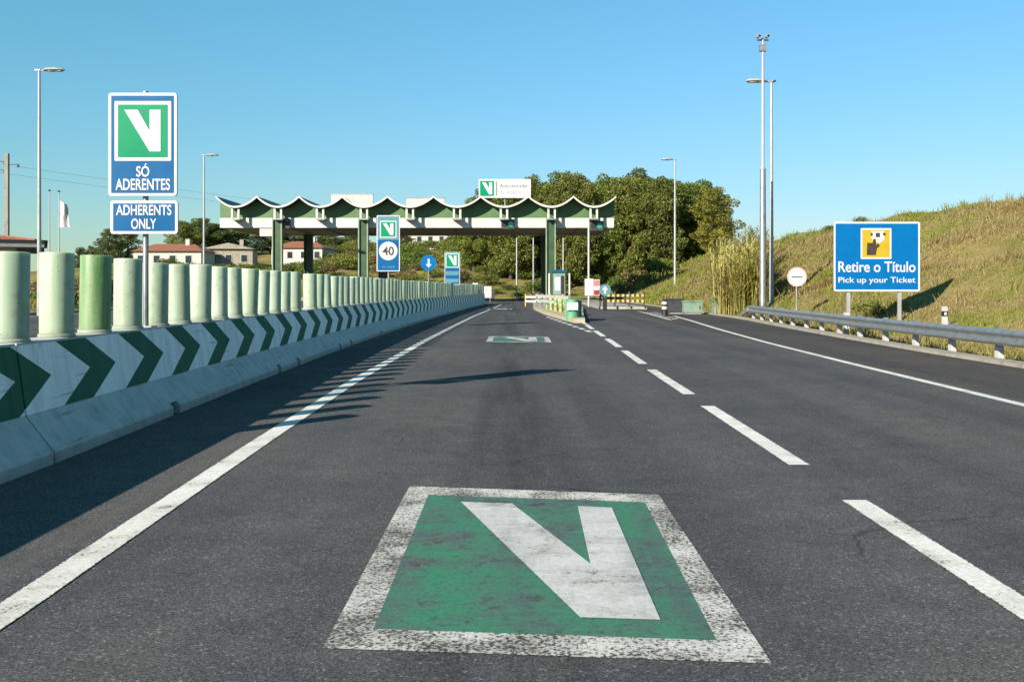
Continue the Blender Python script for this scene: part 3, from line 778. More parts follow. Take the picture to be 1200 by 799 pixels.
# ------------------------------------------------------------------ toll canopy
D0 = 90.0
canopy = empty('toll_canopy', (0, D0, 0)); tag(canopy, 'toll plaza canopy with scalloped white roof edge and green gables on green columns', 'canopy')
PEAKS = [253, 301, 350.5, 401, 454, 508, 563.5, 619, 672, 722]
VALL = [275, 325, 374.5, 426, 480, 535.5, 590.5, 646.5, 696]
cz = lambda py, d=D0: at(0, py, d).z
cx_ = lambda px, d=D0: at(px, 338, d).x
zp, zv = cz(230), cz(242)
DEP = 16.5
OV = 1.25
zft, zfb = cz(255.5, D0+OV), cz(267, D0+OV)
def shell_profile(i):
    x0, xv, x1 = cx_(PEAKS[i]), cx_(VALL[i]), cx_(PEAKS[i+1])
    pts = []
    for t in np.linspace(0, 1, 9): pts.append((x0+(xv-x0)*t, zv+(zp-zv)*(1-t)**1.95))
    for t in np.linspace(0, 1, 9)[1:]: pts.append((xv+(x1-xv)*t, zv+(zp-zv)*t**1.95))
    return pts
for i in range(9):
    pr = shell_profile(i); n = len(pr); th = .13
    vs = [(x, 0.0, z) for x, z in pr] + [(x, DEP, z) for x, z in pr] + [(x, 0.0, z-th) for x, z in pr] + [(x, DEP, z-th) for x, z in pr]
    fs = []; mi = []
    for j in range(n-1):
        fs.append((j, j+1, n+j+1, n+j)); fs.append((2*n+j, 3*n+j, 3*n+j+1, 2*n+j+1))
    fs += [(0, n, 3*n, 2*n), (n-1, 3*n-1, 4*n-1, 2*n-1)]
    b_ = MB().add(vs, fs)
    o = b_.build('roof_shell', M['roof_dark'], canopy)
    tv = [(x, -.07, z+.04) for x, z in pr]+[(x, -.07, z-.135) for x, z in pr]+[(x, .10, z+.04) for x, z in pr]+[(x, .10, z-.135) for x, z in pr]
    tf = []
    for j in range(n-1):
        tf += [(j, n+j, n+j+1, j+1), (2*n+j, 2*n+j+1, 3*n+j+1, 3*n+j), (j, j+1, 2*n+j+1, 2*n+j), (n+j, 3*n+j, 3*n+j+1, n+j+1)]
    MB().add(tv, tf).build('edge_trim', M['fascia_white'], o)
# green gable panel under each ridge (between two valleys), recessed behind the roof edge
def roof_z(x):
    for i in range(9):
        x0, xv, x1 = cx_(PEAKS[i]), cx_(VALL[i]), cx_(PEAKS[i+1])
        if x0 <= x <= x1+1e-6:
            t = (xv-x)/(xv-x0) if x < xv else (x-xv)/(x1-xv)
            return zv+(zp-zv)*max(0, t)**1.95
    return zv
bounds = [cx_(253)] + [cx_(v) for v in VALL] + [cx_(722)]
for back in (0, 1):
    yb = OV if not back else DEP-1.2
    for i in range(10):
        a_, b_ = bounds[i]+.01, bounds[i+1]-.01
        top = [(x, roof_z(x)-.14) for x in np.linspace(b_, a_, 15)]
        MB().prism_y([(a_, zft), (b_, zft)]+top, yb, yb+.1).build('gable_panel', M['gable_green'], canopy)
XL, XR = cx_(253), cx_(721)
MB().box(XL, XR, OV-.02, 1.3, zfb, zft-.005).build('fascia', M['fascia_white'], canopy)
MB().box(XL, XR, DEP-1.3, DEP-1.08, zfb, zft-.005).build('fascia', M['fascia_white'], canopy)
MB().box(XL+.05, XL+.25, 1.3, DEP-1.3, zfb, zft-.005).build('fascia', M['fascia_white'], canopy)
MB().box(XR-.25, XR-.05, 1.3, DEP-1.3, zfb, zft-.005).build('fascia', M['fascia_white'], canopy)
MB().box(XL+.25, XR-.25, 1.3, DEP-1.3, zfb+.12, zfb+.3).build('soffit', M['soffit'], canopy)
for k in range(1, 12):
    xb = XL+(XR-XL)*k/12; MB().box(xb-.09, xb+.09, 1.3, DEP-1.3, zfb+.0, zfb+.118).build('soffit_beam', M['soffit'], canopy)
for i, v in enumerate(VALL):
    xv = cx_(v)
    for dx in (-.29, .29):
        MB().box(xv+dx-.09, xv+dx+.09, .16, .34, zft-.10, zv-.13).build('valley_post', M['fascia_white'], canopy)
    MB().box(xv-.42, xv+.42, .12, OV-.025, zft-.24, zft-.10).build('shadow_bracket', M['galv'], canopy)  # carries the valley posts; added and shaped to cast a notched shadow on the fascia
for v in (327, 427, 645):
    for yb in (1.45, DEP-2.0):
        xv = cx_(v, D0+1.5); ztop = zfb+.1 if yb > 3 else zft
        yb2 = yb if yb > 3 else OV-.62
        c_ = MB().box(xv-.34, xv+.34, yb2+.18, yb2+.42, 0, ztop).build('column', M['col_green'], canopy)
        for dx in (-.40, .40):
            MB().box(xv+dx-.055, xv+dx+.055, yb2, yb2+.6, 0, ztop+.004).build('flange', M['col_light'] if yb < 3 else M['col_green'], c_)
        MB().box(xv-.7, xv+.7, yb2-.25, yb2+.85, 0, .35).build('plinth', M['concrete'], c_)
# lane lights and boxes hung on the fascia
for (px, py, lab, lit) in ((595, 263, 'lane signal on the fascia right of the roof billboard supports', 1), (699, 265, 'lane signal at the right end of the canopy fascia', 1), (332, 262, 'small dark lane signal above the leftmost green column', 0)):
    d = D0+OV-.2; q = at(px, py, d); e = empty('lane_signal', (q.x, d, q.z)); tag(e, lab, 'signal light', 'lane signals on the canopy')
    MB().box(-.6, .6, -.12, .178, -.42, .42).build('housing', M['dark_metal'], e)
    for sx, mt in ((-.3, M['black']), (.28, M['green_lens'] if lit else M['black'])):
        MB().prism_y(disc(.24, sx, 0, 16), -.15, -.12).build('lens', mt, e)
    MB().box(-.62, .62, -.30, -.12, .42, .45).build('visor', M['dark_metal'], e)
q = at(314, 272, D0+1); e = empty('hanging_sign', (q.x, D0+OV+.1, q.z)); tag(e, 'white sign box hanging under the left end of the canopy', 'sign')
MB().box(-.85, .85, 0, .12, -.36, .36).build('box', M['white'], e); MB().box(.45, .53, -.012, 0, -.1, .22).build('mark', M['dark_metal'], e); MB().box(.62, .72, -.012, 0, -.25, .0).build('mark', M['dark_metal'], e)
for sx in (-.7, .7): MB().box(sx-.03, sx+.03, .04, .1, .36, .50).build('hanger', M['galv'], e)

# billboard on the roof
d = D0+1.6; x0, x1 = cx_(561, d), cx_(622, d); zb, zt = cz(232, d), cz(210, d)
e = empty('roof_billboard', ((x0+x1)/2, d, zp)); tag(e, 'white billboard with green emblem and two lines of lettering on the canopy roof', 'billboard')
hw = (x1-x0)/2; zz = zt-zp; z2 = zb-zp
p1 = MB().prism_y(rrect(-hw, hw, z2, zz, .04), 0, .2).build('panel', M['sign_white'], e)
logo_square(-hw+.12, -hw+1.42, z2+.16, zz-.16, 1, p1, False)
sheet('divider', rrect(-hw+1.62, -hw+1.70, z2+.2, zz-.2, .01), 1, M['dark_metal'], p1)
letters('Auto-estradas', 2.55, .36, .82, z2+1.12, 1, M['dark_metal'], p1, .0)
letters('do Atlântico', 2.3, .34, .72, z2+.52, 1, M['galv'], p1, .0)
for sx in (-hw+.2, 0, hw-.2): MB().box(sx-.05, sx+.05, .2, .32, -1.1, zz).build('support', M['galv'], e)
for (a_, b_, t, bo, lab) in ((388, 437, 228, 240, 'plain white panel standing on the canopy roof, left of two'), (476, 521, 232.5, 242, 'plain white panel standing on the canopy roof, nearer the billboard')):
    d = D0+2.2; x0, x1 = cx_(a_, d), cx_(b_, d); z0_, z1_ = cz(bo+3, d), cz(t, d)
    e = empty('roof_panel', ((x0+x1)/2, d, z0_)); tag(e, lab, 'panel', 'white panels on the canopy roof')
    MB().box(-(x1-x0)/2, (x1-x0)/2, 0, .25, 0, z1_-z0_).build('board', M['white'], e)
    MB().box(-(x1-x0)/2-.04, (x1-x0)/2+.04, -.03, .28, z1_-z0_, z1_-z0_+.07).build('cap', M['galv'], e)

# ------------------------------------------------------------------ toll islands and their furniture
isl = [(2.35, 37.5), (2.75, 37.5), (3.3, 46), (4.4, 62), (4.5, 106), (2.2, 106), (1.35, 62), (1.6, 50), (2.1, 41)]
o = MB().prism_z(isl, -.05, .16).build('toll_island', mat_concrete('island_concrete', (.50, .46, .32), (.36, .33, .22), 1.5)); tag(o, kind='structure')
def attenuator(x, y, rz):
    e = empty('crash_cushion', (x, y, .0), rz); tag(e, 'light green plastic crash cushion at the nose of the toll island', 'crash cushion')
    for i in range(4):
        pts = []
        hw = .24+.03*i
        vs = []; sect = [(-hw, i*.55), (hw, i*.55), (hw, i*.55+.5), (-hw, i*.55+.5)]
        if i == 0: sect = [(hw*math.cos(math.radians(a_)), .28+hw*math.sin(math.radians(a_))) for a_ in range(180, 361, 20)] + [(hw, .5), (-hw, .5)]
        b_ = MB().prism_z(sect, .0, .86).build('module', M['att_green'], e)
        for hz in (.22, .46, .7): MB().box(-hw-.02, hw+.02, i*.55+(.1 if i else .3), i*.55+.46, hz, hz+.06).build('rib', M['att_green'], b_)
    MB().box(-.22, .22, -.035, .0, .45, .75).build('chevron_plate', M['sign_white'], e)
attenuator(2.38, 39.2, -.08)
def fence(p0, p1, n, lab, mats, hh=.85, rails=(.35, .62), name='guard_fence', cat='fence', striped=False):
    p0, p1 = Vector(p0), Vector(p1); d_ = p1-p0; L = d_.length; e = empty(name, p0, math.atan2(d_.y, d_.x)); tag(e, lab, cat)
    for k in range(n+1):
        x = L*k/n; MB().box(x-.05, x+.05, -.05, .05, 0, hh).build('post', mats[1], e)
    for h_ in rails:
        m_ = 6*n if striped else n
        for k in range(m_):
            MB().box(L*k/m_+.002, L*(k+1)/m_-.002, -.085, -.052, h_, h_+.16).build('rail', mats[0] if not striped or k % 2 else M['black'], e)
fence((1.5, 60, .16), (2.7, 47, .16), 5, 'low white rail fence along the near toll island', (M['white'], M['galv']))
fence((1.0, 72, 0), (3.6, 70, .16), 3, 'low white rail across the head of the toll island', (M['white'], M['yellow']), .9, (.3, .6))
for i in range(6):
    t_ = i/5; bx_, by_ = 1.62+.62*(1-t_), 42.5+13*t_
    e = empty('island_bollard', (bx_+.35, by_, .16)); tag(e, f'short yellow and green banded bollard on the near toll island, {ordinal(i+1)} from its nose', 'bollard', 'banded bollards on the toll island')
    MB().tube([(0, 0, 0), (0, 0, .62), (0, 0, .66)], [.09, .09, .05], 10).build('body', M['yellow'], e, smooth=True)
    for h_ in (.18, .42): MB().tube([(0, 0, h_), (0, 0, h_+.12)], .093, 10, cap=False).build('band', M['att_green'], e, smooth=True)
# ticket machine kiosk
e = empty('ticket_kiosk', (at(655, 338, 84).x, 84, .16)); tag(e, 'green and white ticket kiosk beside the right front column', 'kiosk')
MB().box(-.55, .55, -.5, .5, 0, .5).build('base', M['fascia_white'], e)
MB().box(-.5, .5, -.45, .45, .5, 2.5).build('cabin', M['tank_green'], e)
MB().box(-.38, .10, -.47, -.45, .95, 2.1).build('window', M['sign_white'], e)
MB().box(.15, .42, -.47, -.45, .6, 2.2).build('door', M['black'], e)
MB().box(-.62, .62, -.6, .6, 2.5, 2.68).build('roof', M['sign_blue'], e)
for sx in (-.85, .85): MB().box(sx-.06, sx+.06, -.55, -.43, 0, 2.4).build('frame_post', M['fascia_white'], e)
# second island
isl2 = [(5.5, 63), (8.4, 62), (8.6, 106), (6.3, 106)]
tag(MB().prism_z(isl2, -.05, .16).build('toll_island', M['kerb']), kind='structure')
fence((5.55, 62.6, .16), (8.2, 61.9, .16), 3, 'yellow and black striped rail fence at the head of the second toll island', (M['yellow'], M['black']), .95, (.28, .62), striped=True)
MB_ = None
e = empty('striped_bollard', (at(779, 338, 47).x, 47, 0)); tag(e, 'black bollard with white bands right of the striped fence', 'bollard')
MB().tube([(0, 0, 0), (0, 0, .74), (0, 0, .8)], [.14, .14, .08], 12).build('body', M['black'], e, smooth=True)
for h_ in (.32, .55): MB().tube([(0, 0, h_), (0, 0, h_+.13)], .143, 12, cap=False).build('band', M['white'], e, smooth=True)
# signs on poles among the islands
d = 62; q = at(690, 338, d); e = empty('pole_sign', (q.x, d, .16)); tag(e, 'white and red rectangular sign on a tall thin pole between the islands', 'sign')
MB().tube([(0, .08, 0), (0, .08, at(0, 262, d).z)], .06, 10).build('pole', M['fascia_white'], e, smooth=True)
zz = at(0, 337, d).z-.16
p1 = MB().box(-.25, .28, 0, .04, zz-.5, zz+.55).build('panel', M['sign_white'], e)
p2 = MB().box(.30, .68, 0, .04, zz-.5, zz+.5).build('panel', M['sign_white'], e)
MB().box(.32, .66, -.006, 0, zz+.1, zz+.46).build('red_field', plain('faded_sign_red', (.62, .22, .22), .4), p2)
MB().box(.32, .66, -.006, 0, zz-.46, zz-.16).build('red_field', M['sign_red'], p2)
d = 58; q = at(709, 340, d); e = empty('round_sign', (q.x, d, 0)); tag(e, 'small round teal sign on a dark stub post beside the red and white sign', 'sign')
MB().tube([(0, .06, 0), (0, .06, q.z)], .05, 8).build('post', M['dark_metal'], e)
MB().box(-.12, .12, 0, .12, 0, .75).build('stub', M['black'], e)
p1 = MB().prism_y(disc(.34, 0, q.z), -.0, .03).build('panel', M['galv'], e); sheet('face', disc(.34, 0, q.z), 1, M['sign_teal'], p1)
sheet('arrow', [(.0-.06, q.z-.2), (.06, q.z-.2), (.06, q.z+.02), (.18, q.z+.02), (0, q.z+.24), (-.18, q.z+.02), (-.06, q.z+.02)], 2, M['sign_white'], p1)
# cabinets at the foot of the bank
for (px, d, w_, h_, mt, lab, py) in ((792, 51, .75, .72, 'dark_metal', 'dark steel cabinet at the foot of the lamp post', 0), (811, 50.5, .95, .62, 'tank_green', 'pale green cabinet next to the dark one at the foot of the bank', 0), (842, 49.5, .55, .8, 'tank_green', 'narrow green cabinet nearest the guardrail end', 0)):
    x = at(px, 338, d).x
    z0 = max(0., float(height(x, d)))
    e = empty('roadside_cabinet', (x, d, z0)); tag(e, lab, 'cabinet', 'roadside cabinets')
    MB().box(-w_/2, w_/2, -.3, .3, .08, h_).build('body', M[mt], e); MB().box(-w_/2-.04, w_/2+.04, -.34, .34, h_, h_+.06).build('lid', M[mt], e)
    MB().box(-w_/2+.05, w_/2-.05, -.27, .27, -.25, .08).build('foot', M['concrete'], e); MB().box(w_/2-.16, w_/2-.12, -.33, -.30, h_*.45, h_*.65).build('handle', M['black'], e)
# white marker posts past the barrier end
for (px, d, h_, w_, lab) in ((557, 92, 1.5, .5, 'white upright marker board just past the barrier end, left one'), (571, 96, 1.2, .8, 'wider white marker board just past the barrier end, right one')):
    x = at(px, 338, d).x; e = empty('marker_board', (x, d, 0)); tag(e, lab, 'marker board', 'white boards past the barrier end')
    MB().box(-w_/2, w_/2, -.03, .03, .4, h_+.3).build('board', M['fascia_white'], e); MB().box(w_/2+.002, w_/2+.3, -.02, .3, .3, h_).build('side_box', M['dark_metal'], e)
    for sx in (-w_/3, w_/3): MB().box(sx-.03, sx+.03, .032, .08, 0, h_).build('leg', M['galv'], e)
# slim background poles
for (px, py, d, lab) in ((605.5, 279, 118, 'thin white pole under the canopy left of the right column'), (625, 279, 124, 'short white pole just left of the right green column'), (660, 279, 116, 'thin pale pole just right of the right green column')):
    p = at(px, py, d); z0 = float(height(p.x, d)); e = empty('slim_pole', (p.x, d, z0)); tag(e, lab, 'pole', 'slim poles behind the canopy')
    MB().tube([(0, 0, -.2), (0, 0, p.z-z0)], [.10, .07], 8).build('shaft', M['pole_white'], e, smooth=True)
    MB().tube([(0, 0, p.z-z0), (0, 0, p.z-z0+.08)], [.1, .04], 8).build('cap', M['galv'], e)

# ------------------------------------------------------------------ houses
def house(name, x, y, w_, d_, hw, hr, wall, lab, rz=0, wins=(), ridge_x=True, roof='tile'):
    z0 = float(height(x, y))-.2
    e = empty(name, (x, y, z0), rz); tag(e, lab, 'house')
    MB().box(-w_/2, w_/2, 0, d_, 0, hw).build('wall', wall, e)
    o_ = .45
    if ridge_x:
        vs = [(-w_/2-o_, -o_, hw-.05), (w_/2+o_, -o_, hw-.05), (w_/2+o_, d_+o_, hw-.05), (-w_/2-o_, d_+o_, hw-.05), (-w_/2+d_*.3, d_/2, hw+hr), (w_/2-d_*.3, d_/2, hw+hr)]
        fs = [(0, 1, 5, 4), (1, 2, 5), (2, 3, 4, 5), (3, 0, 4), (3, 2, 1, 0)]
    else:
        vs = [(-w_/2-o_, -o_, hw-.05), (w_/2+o_, -o_, hw-.05), (w_/2+o_, d_+o_, hw-.05), (-w_/2-o_, d_+o_, hw-.05), (0, -o_, hw+hr), (0, d_+o_, hw+hr)]
        fs = [(0, 1, 4), (1, 2, 5, 4), (2, 3, 5), (3, 0, 4, 5), (3, 2, 1, 0)]
    r_ = MB().add(vs, fs).build('roof', M[roof], e)
    MB().box(w_*.18, w_*.18+.6, d_*.4, d_*.4+.6, hw, hw+hr+.7).build('chimney', wall, r_)
    for (wx, wz, ww, wh) in wins:
        f = MB().box(wx-ww/2-.08, wx+ww/2+.08, -.05, -.002, wz-.08, wz+wh+.08).build('window', M['white'], e)
        MB().box(wx-ww/2, wx+ww/2, -.065, -.052, wz, wz+wh).build('pane', M['glass'], f)
    return e
# low service building at far left: red roof, grey eaves band
q = at(52, 288, 62); e = empty('service_building', (q.x, 62, 0), .44); tag(e, 'low building with red tiled roof and grey eaves at the left edge', 'building')
zw = q.z
MB().box(-16, -1.6, 1.2, 12, 0, zw-.1).build('wall', M['stucco'], e)
MB().box(-17, 0, 0, 13.2, zw-.1, zw+.32).build('eaves', M['grey_wall'], e)
r_ = MB().add([(-17.2, -.2, zw+.325), (.2, -.2, zw+.325), (.2, 13.4, zw+.325), (-17.2, 13.4, zw+.325), (-13.2, 6.6, zw+1.25), (-6.2, 6.6, zw+1.25)], [(0, 1, 5, 4), (1, 2, 5), (2, 3, 4, 5), (3, 0, 4), (3, 2, 1, 0)]).build('roof', M['tile'], e)
for k in range(9): MB().tube([(-16.5+2*k, -.2, zw+.345), (min(-6.3, max(-13.1, -16.5+2*k)), 6.5, zw+1.26)], .07, 6).build('tile_ridge', M['tile'], r_)
MB().box(-5, -3.4, 1.14, 1.198, .9, 2.3).build('window', M['glass'], e); MB().box(-9, -7.4, 1.14, 1.198, .9, 2.3).build('window', M['glass'], e)
W4 = lambda a, b, z: tuple((x, z, .9, 1.1) for x in np.arange(a, b, 2.4))
h1 = at(196, 300, 150); house('house', h1.x, 150, 10.2, 7, 2.9, 1.2, M['stucco'], 'white house with red tiled roof right of the emblem sign post', 0, W4(-4, 4.5, 1.1))
h2 = at(272, 300, 160); house('house', h2.x, 158, 7.4, 8, 3.4, .9, M['stonewall'], 'pale stone house beneath the left end of the canopy', .15, W4(-2.4, 3, 1.3), False, 'stonewall')
h3 = at(352, 300, 175); house('house', h3.x, 172, 9, 8, 3.0, 1.3, M['stucco'], 'white house with red roof seen between the left canopy columns', -.1, W4(-3.6, 3.7, 1.2))
h4 = at(500, 290, 215); house('house', h4.x, 215, 11, 8, 4.6, 1.8, M['stucco'], 'small ochre-white house on the hill behind the speed sign', 0, W4(-4, 4, 1.8))
# ------------------------------------------------------------------ vegetation
def leaf_cloud(centers, radii, per, size, rng, flat=1.0):
    """leaf-sized quads spread through clumps; returns verts, faces"""
    P = []; 
    for c_, r_ in zip(centers, radii):
        n_ = max(6, int(per*(r_**2)))
        d_ = rng.normal(size=(n_, 3)); d_ /= np.linalg.norm(d_, axis=1)[:, None]+1e-9
        rr = r_*rng.uniform(.35, 1.0, n_)**.6
        q = d_*rr[:, None]; q[:, 2] *= flat
        P.append(np.array(c_)[None]+q)
    P = np.concatenate(P); n_ = len(P)
    a_ = rng.normal(size=(n_, 3)); a_ /= np.linalg.norm(a_, axis=1)[:, None]
    b_ = rng.normal(size=(n_, 3)); b_ -= a_*(a_*b_).sum(1)[:, None]; b_ /= np.linalg.norm(b_, axis=1)[:, None]
    s1 = size*rng.uniform(.6, 1.3, n_)[:, None]; s2 = s1*rng.uniform(.35, .7, n_)[:, None]
    V = np.stack([P-a_*s1, P-b_*s2, P+a_*s1, P+b_*s2], 1).reshape(-1, 3)
    Fq = np.arange(n_*4).reshape(-1, 4)
    return V, Fq
def np_mesh(name, V, Fq, mat):
    me = bpy.data.meshes.new(name); nv, nf = len(V), len(Fq); k = Fq.shape[1]
    me.vertices.add(nv); me.vertices.foreach_set('co', np.ascontiguousarray(V, np.float32).ravel())
    me.loops.add(nf*k); me.loops.foreach_set('vertex_index', np.ascontiguousarray(Fq, np.int32).ravel())
    me.polygons.add(nf); me.polygons.foreach_set('loop_start', np.arange(nf, dtype=np.int32)*k)
    me.materials.append(mat); me.update(calc_edges=True)
    return me
def tree_proto(seed, H, W, mat, bare=.25, clumps=46, leaf=.145, lean=0):
    """unit tree H metres tall: trunk with limbs, crown of leaf clumps"""
    rng = np.random.default_rng(seed); mb = MB()
    top = H*.86
    tp = [(lean*t*t*H+.12*math.sin(3*t+seed), .1*math.cos(4*t+seed), t*top) for t in np.linspace(0, 1, 7)]
    mb.tube(tp, [.022*H*(1-.85*t)+.02 for t in np.linspace(0, 1, 7)], 8)
    cs = []; rs = []
    for k in range(clumps):
        zf = bare + (1-bare)*((k+.5)/clumps)
        prof = math.sin(math.pi*min(1, (zf-bare+.10)/(1.12-bare)))**.6
        ang = k*2.399+rng.uniform(-.4, .4); rad = W*prof*rng.uniform(.35, 1.0)
        c_ = np.array([lean*zf*zf*H+rad*math.cos(ang), rad*math.sin(ang), zf*H*.95+rng.uniform(-.3, .3)])
        cs.append(c_); rs.append(W*rng.uniform(.26, .44)*(1.1-.3*zf))
        if k % 3 == 0:
            t0 = max(.15, zf-.22)*top/top
            b0 = np.array([np.interp(t0*H, [p[2] for p in tp], [p[0] for p in tp]), 0, min(t0*H, top*.97)])
            md = (b0+c_)/2+np.array([0, 0, .2])
            mb.tube([tuple(b0), tuple(md), tuple(c_)], [.007*H, .005*H, .02], 5)
    V, Fq = leaf_cloud(cs, rs, 290, leaf, rng, .8)
    return mb.mesh('trunk', M['bark'], True), np_mesh('crown', V, Fq, mat)
protos = [tree_proto(1, 12, 2.9, M['leaf_olive'], .16, 54), tree_proto(2, 12, 3.3, M['leaf_olive'], .12, 60), tree_proto(3, 12, 2.6, M['leaf_dark'], .16, 52),
          tree_proto(4, 12, 3.1, M['leaf_dark'], .10, 58), tree_proto(5, 12, 2.4, M['leaf_grey'], .12, 46, .14, .02), tree_proto(6, 12, 3.0, M['leaf_olive'], .05, 62)]
def tree(x, y, H, W, pi, lab, group, name='tree'):
    z0 = float(height(x, y)); e = empty(name, (x, y, z0-.1), R.uniform(0, 6.28))
    s_ = H/12; e.scale = (W, W, s_)
    tag(e, lab, 'tree', group)
    place('trunk', protos[pi][0], e); place('crown', protos[pi][1], e)
# the dense stand right of centre: outline follows the treetops (photo x, top y)
TOP = lerp_tab([(545, 236), (560, 222), (585, 216), (615, 210), (650, 206), (700, 207), (750, 204), (790, 206), (815, 210), (835, 219), (850, 236), (862, 258), (872, 280)])
front = [(556, 0), (577, 2), (598, 1), (622, 0), (645, 5), (668, 1), (690, 0), (712, 5), (735, 1), (757, 5), (778, 0), (798, 1), (818, 5), (836, 0), (849, 4)]
names = {0: 'leftmost tree of the dense stand, beside the roof billboard', 13: 'last full tree at the right end of the dense stand', 14: 'slim grey-green tree at the right edge of the dense stand'}
for i, (px, pi) in enumerate(front):
    d = 134 + 5*math.sin(i*2.3) + (6 if px < 660 else 0); p = at(px, TOP(px)+R.uniform(-4, 9), d)
    z0 = float(height(p.x, d)); H = max(5, p.z-z0)
    tree(p.x, d, H*1.02, (1.05 if px < 840 else .75)*R.uniform(.9, 1.1), pi, names.get(i) or f'olive-green tree in the front of the dense stand, {ordinal(i+1)} from its left end', 'front trees of the dense stand')
for i, px in enumerate((568, 589, 611, 634, 656, 680, 701, 724, 746, 768, 788, 808, 827)):
    d = 146 + 4*math.sin(i*1.7); p = at(px, TOP(px)+R.uniform(-4, 8), d); H = p.z-float(height(p.x, d))
    tree(p.x, d, H*1.02, R.uniform(1., 1.2), (3, 0, 2, 1)[i % 4], f'darker tree at the back of the dense stand, {ordinal(i+1)} from its left end', 'back trees of the dense stand')
# trees left of the canopy and behind the houses
for i, (px, py, d, W, pi) in enumerate(((128, 268, 170, .75, 3), (150, 264, 175, .8, 2), (215, 258, 176, 1.1, 0), (236, 256, 182, 1.2, 3), (258, 262, 186, 1.1, 1), (285, 264, 190, 1.2, 5), (318, 268, 195, 1.2, 0), (345, 270, 200, 1.2, 3), (385, 274, 205, 1.1, 1), (415, 278, 205, 1.2, 5), (470, 276, 210, 1.1, 0), (536, 268, 200, 1.1, 5), (95, 290, 230, .7, 3), (108, 287, 230, .8, 2))):
    p = at(px, py, d); H = max(3.5, p.z-float(height(p.x, d)))
    tree(p.x, d, H, W, pi, f'distant tree behind the houses and canopy, {ordinal(i+1)} of those placed from left to right' if False else
         ['small dark tree left of the white house', 'dark tree behind the emblem sign post', 'rounded olive tree right of the emblem sign', 'dark tree behind the slim lamp post', 'olive tree at the left end of the canopy',
          'bushy tree behind the pale stone house', 'olive tree behind the hanging white sign box', 'dark tree behind the leftmost green column', 'olive tree seen below the canopy between the columns', 'bushy tree behind the middle green column',
          'olive tree right of the speed sign under the canopy', 'bushy tree behind the small emblem sign', 'low dark far tree at the left horizon, left one', 'low dark far tree at the left horizon, right one'][i], 'trees behind the houses')

def bush_proto(seed, mat, leaf=.10, clumps=16, tall=1.0):
    rng = np.random.default_rng(seed); cs = []; rs = []
    for k in range(clumps):
        a_ = k*2.399; r_ = .75*math.sqrt((k+.5)/clumps)*rng.uniform(.7, 1.1)
        cs.append((r_*math.cos(a_), r_*math.sin(a_), tall*(.25+.6*(1-r_*r_*.8)*rng.uniform(.5, 1.05)))); rs.append(rng.uniform(.22, .40))
    V, Fq = leaf_cloud(cs, rs, 640, leaf*.6, rng, .9)
    mb = MB()
    for k in range(5):
        a_ = k*1.3; mb.tube([(0, 0, -.1), (.2*math.cos(a_), .2*math.sin(a_), .3), (.45*math.cos(a_), .45*math.sin(a_), .7*tall)], [.03, .02, .008], 5)
    return mb.mesh('stem', M['bark']), np_mesh('foliage', V, Fq, mat)
bushes = [bush_proto(11, M['leaf_bush']), bush_proto(12, M['leaf_olive']), bush_proto(13, M['leaf_dry']), bush_proto(14, M['leaf_dark']), bush_proto(15, M['leaf_bush'], .09, 20, 1.3)]
KIND = ['bright green', 'olive', 'straw-brown', 'dark green', 'tall light green']
def bush(x, y, s_, pi, lab, group, sz=None):
    e = empty('bush', (x, y, float(height(x, y))-.05), R.uniform(0, 6.28)); e.scale = (s_, s_, sz or s_)
    tag(e, lab, 'bush', group); place('stem', bushes[pi][0], e); place('foliage', bushes[pi][1], e)
# scrub behind the toll plaza: every bush its own, ordered left to right
spots = []
for i in range(78):
    px = 368 + (i*383/78) + R.uniform(-3, 3); d = R.choice([121, 125, 129, 134, 139, 144])+R.uniform(-2, 2)
    spots.append((px, d))
spots.sort()
for i, (px, d) in enumerate(spots):
    x = at(px, 338, d).x
    pi = R.choice([0, 0, 1, 2, 2, 3, 4] if px < 600 else [0, 0, 4, 1, 2, 4])
    s_ = R.uniform(1.2, 2.3)
    bush(x, d, s_, pi, f'{KIND[pi]} bush in the scrub behind the toll plaza, {ordinal(i+1)} from the left', 'scrub behind the toll plaza', s_*R.uniform(.6, 1.0))
for i, (px, py, d, s_, pi, lab) in enumerate(((778, 318, 112, 2.5, 0, 'bright green bush on the ridge left of the middle lamp post'), (760, 330, 108, 1.5, 1, 'olive bush low on the ridge below the bright green one'), (727, 330, 112, 1.6, 2, 'straw-brown bush above the round teal sign'), (742, 322, 118, 2.2, 2, 'larger straw-brown bush left of the bright green bush'),
        (972, 270, 74, .6, 3, 'small dark bush on the bank crest left of the ticket sign'), (1008, 258, 62, .6, 1, 'small bush on the bank crest above the ticket sign'),
        (1018, 358, 33, .65, 1, 'small olive bush under the ticket sign'))):
    x = at(px, 338, d).x
    if d < 90 and py < 300:
        x = 24.8 + 1.2*math.sin(d*.05+1); d = x/((px-600)/F_PX)
    bush(x, d, s_, pi, lab, 'bushes on the right-hand bank')
# hedge-like scrub beyond the far-left verge
lef = sorted((R.uniform(-46, -26.5), R.uniform(38, 118)) for i in range(46))
lef = sorted(lef, key=lambda q: q[0]/q[1])
for i, (x, y) in enumerate(lef):
    if 60 < y < 78 and x < -27: x = -27.6+R.uniform(-.5, .8)
    pi = R.choice([0, 1, 2, 3, 3]); s_ = R.uniform(1.2, 2.0)
    bush(x, y, s_, pi, f'{KIND[pi]} bush on the verge beyond the opposite carriageway, {ordinal(i+1)} from the left', 'verge bushes at far left', s_*R.uniform(.8, 1.1))

for i, px in enumerate(range(178, 372, 9)):
    d = 138+R.uniform(-3, 3); s_ = R.uniform(1.9, 2.6)
    bush(at(px, 338, d).x, d, s_, R.choice([3, 3, 1]), f'dark shrub in the hedge below the houses, {ordinal(i+1)} from the left', 'hedge below the houses', s_*R.uniform(.8, 1.05))
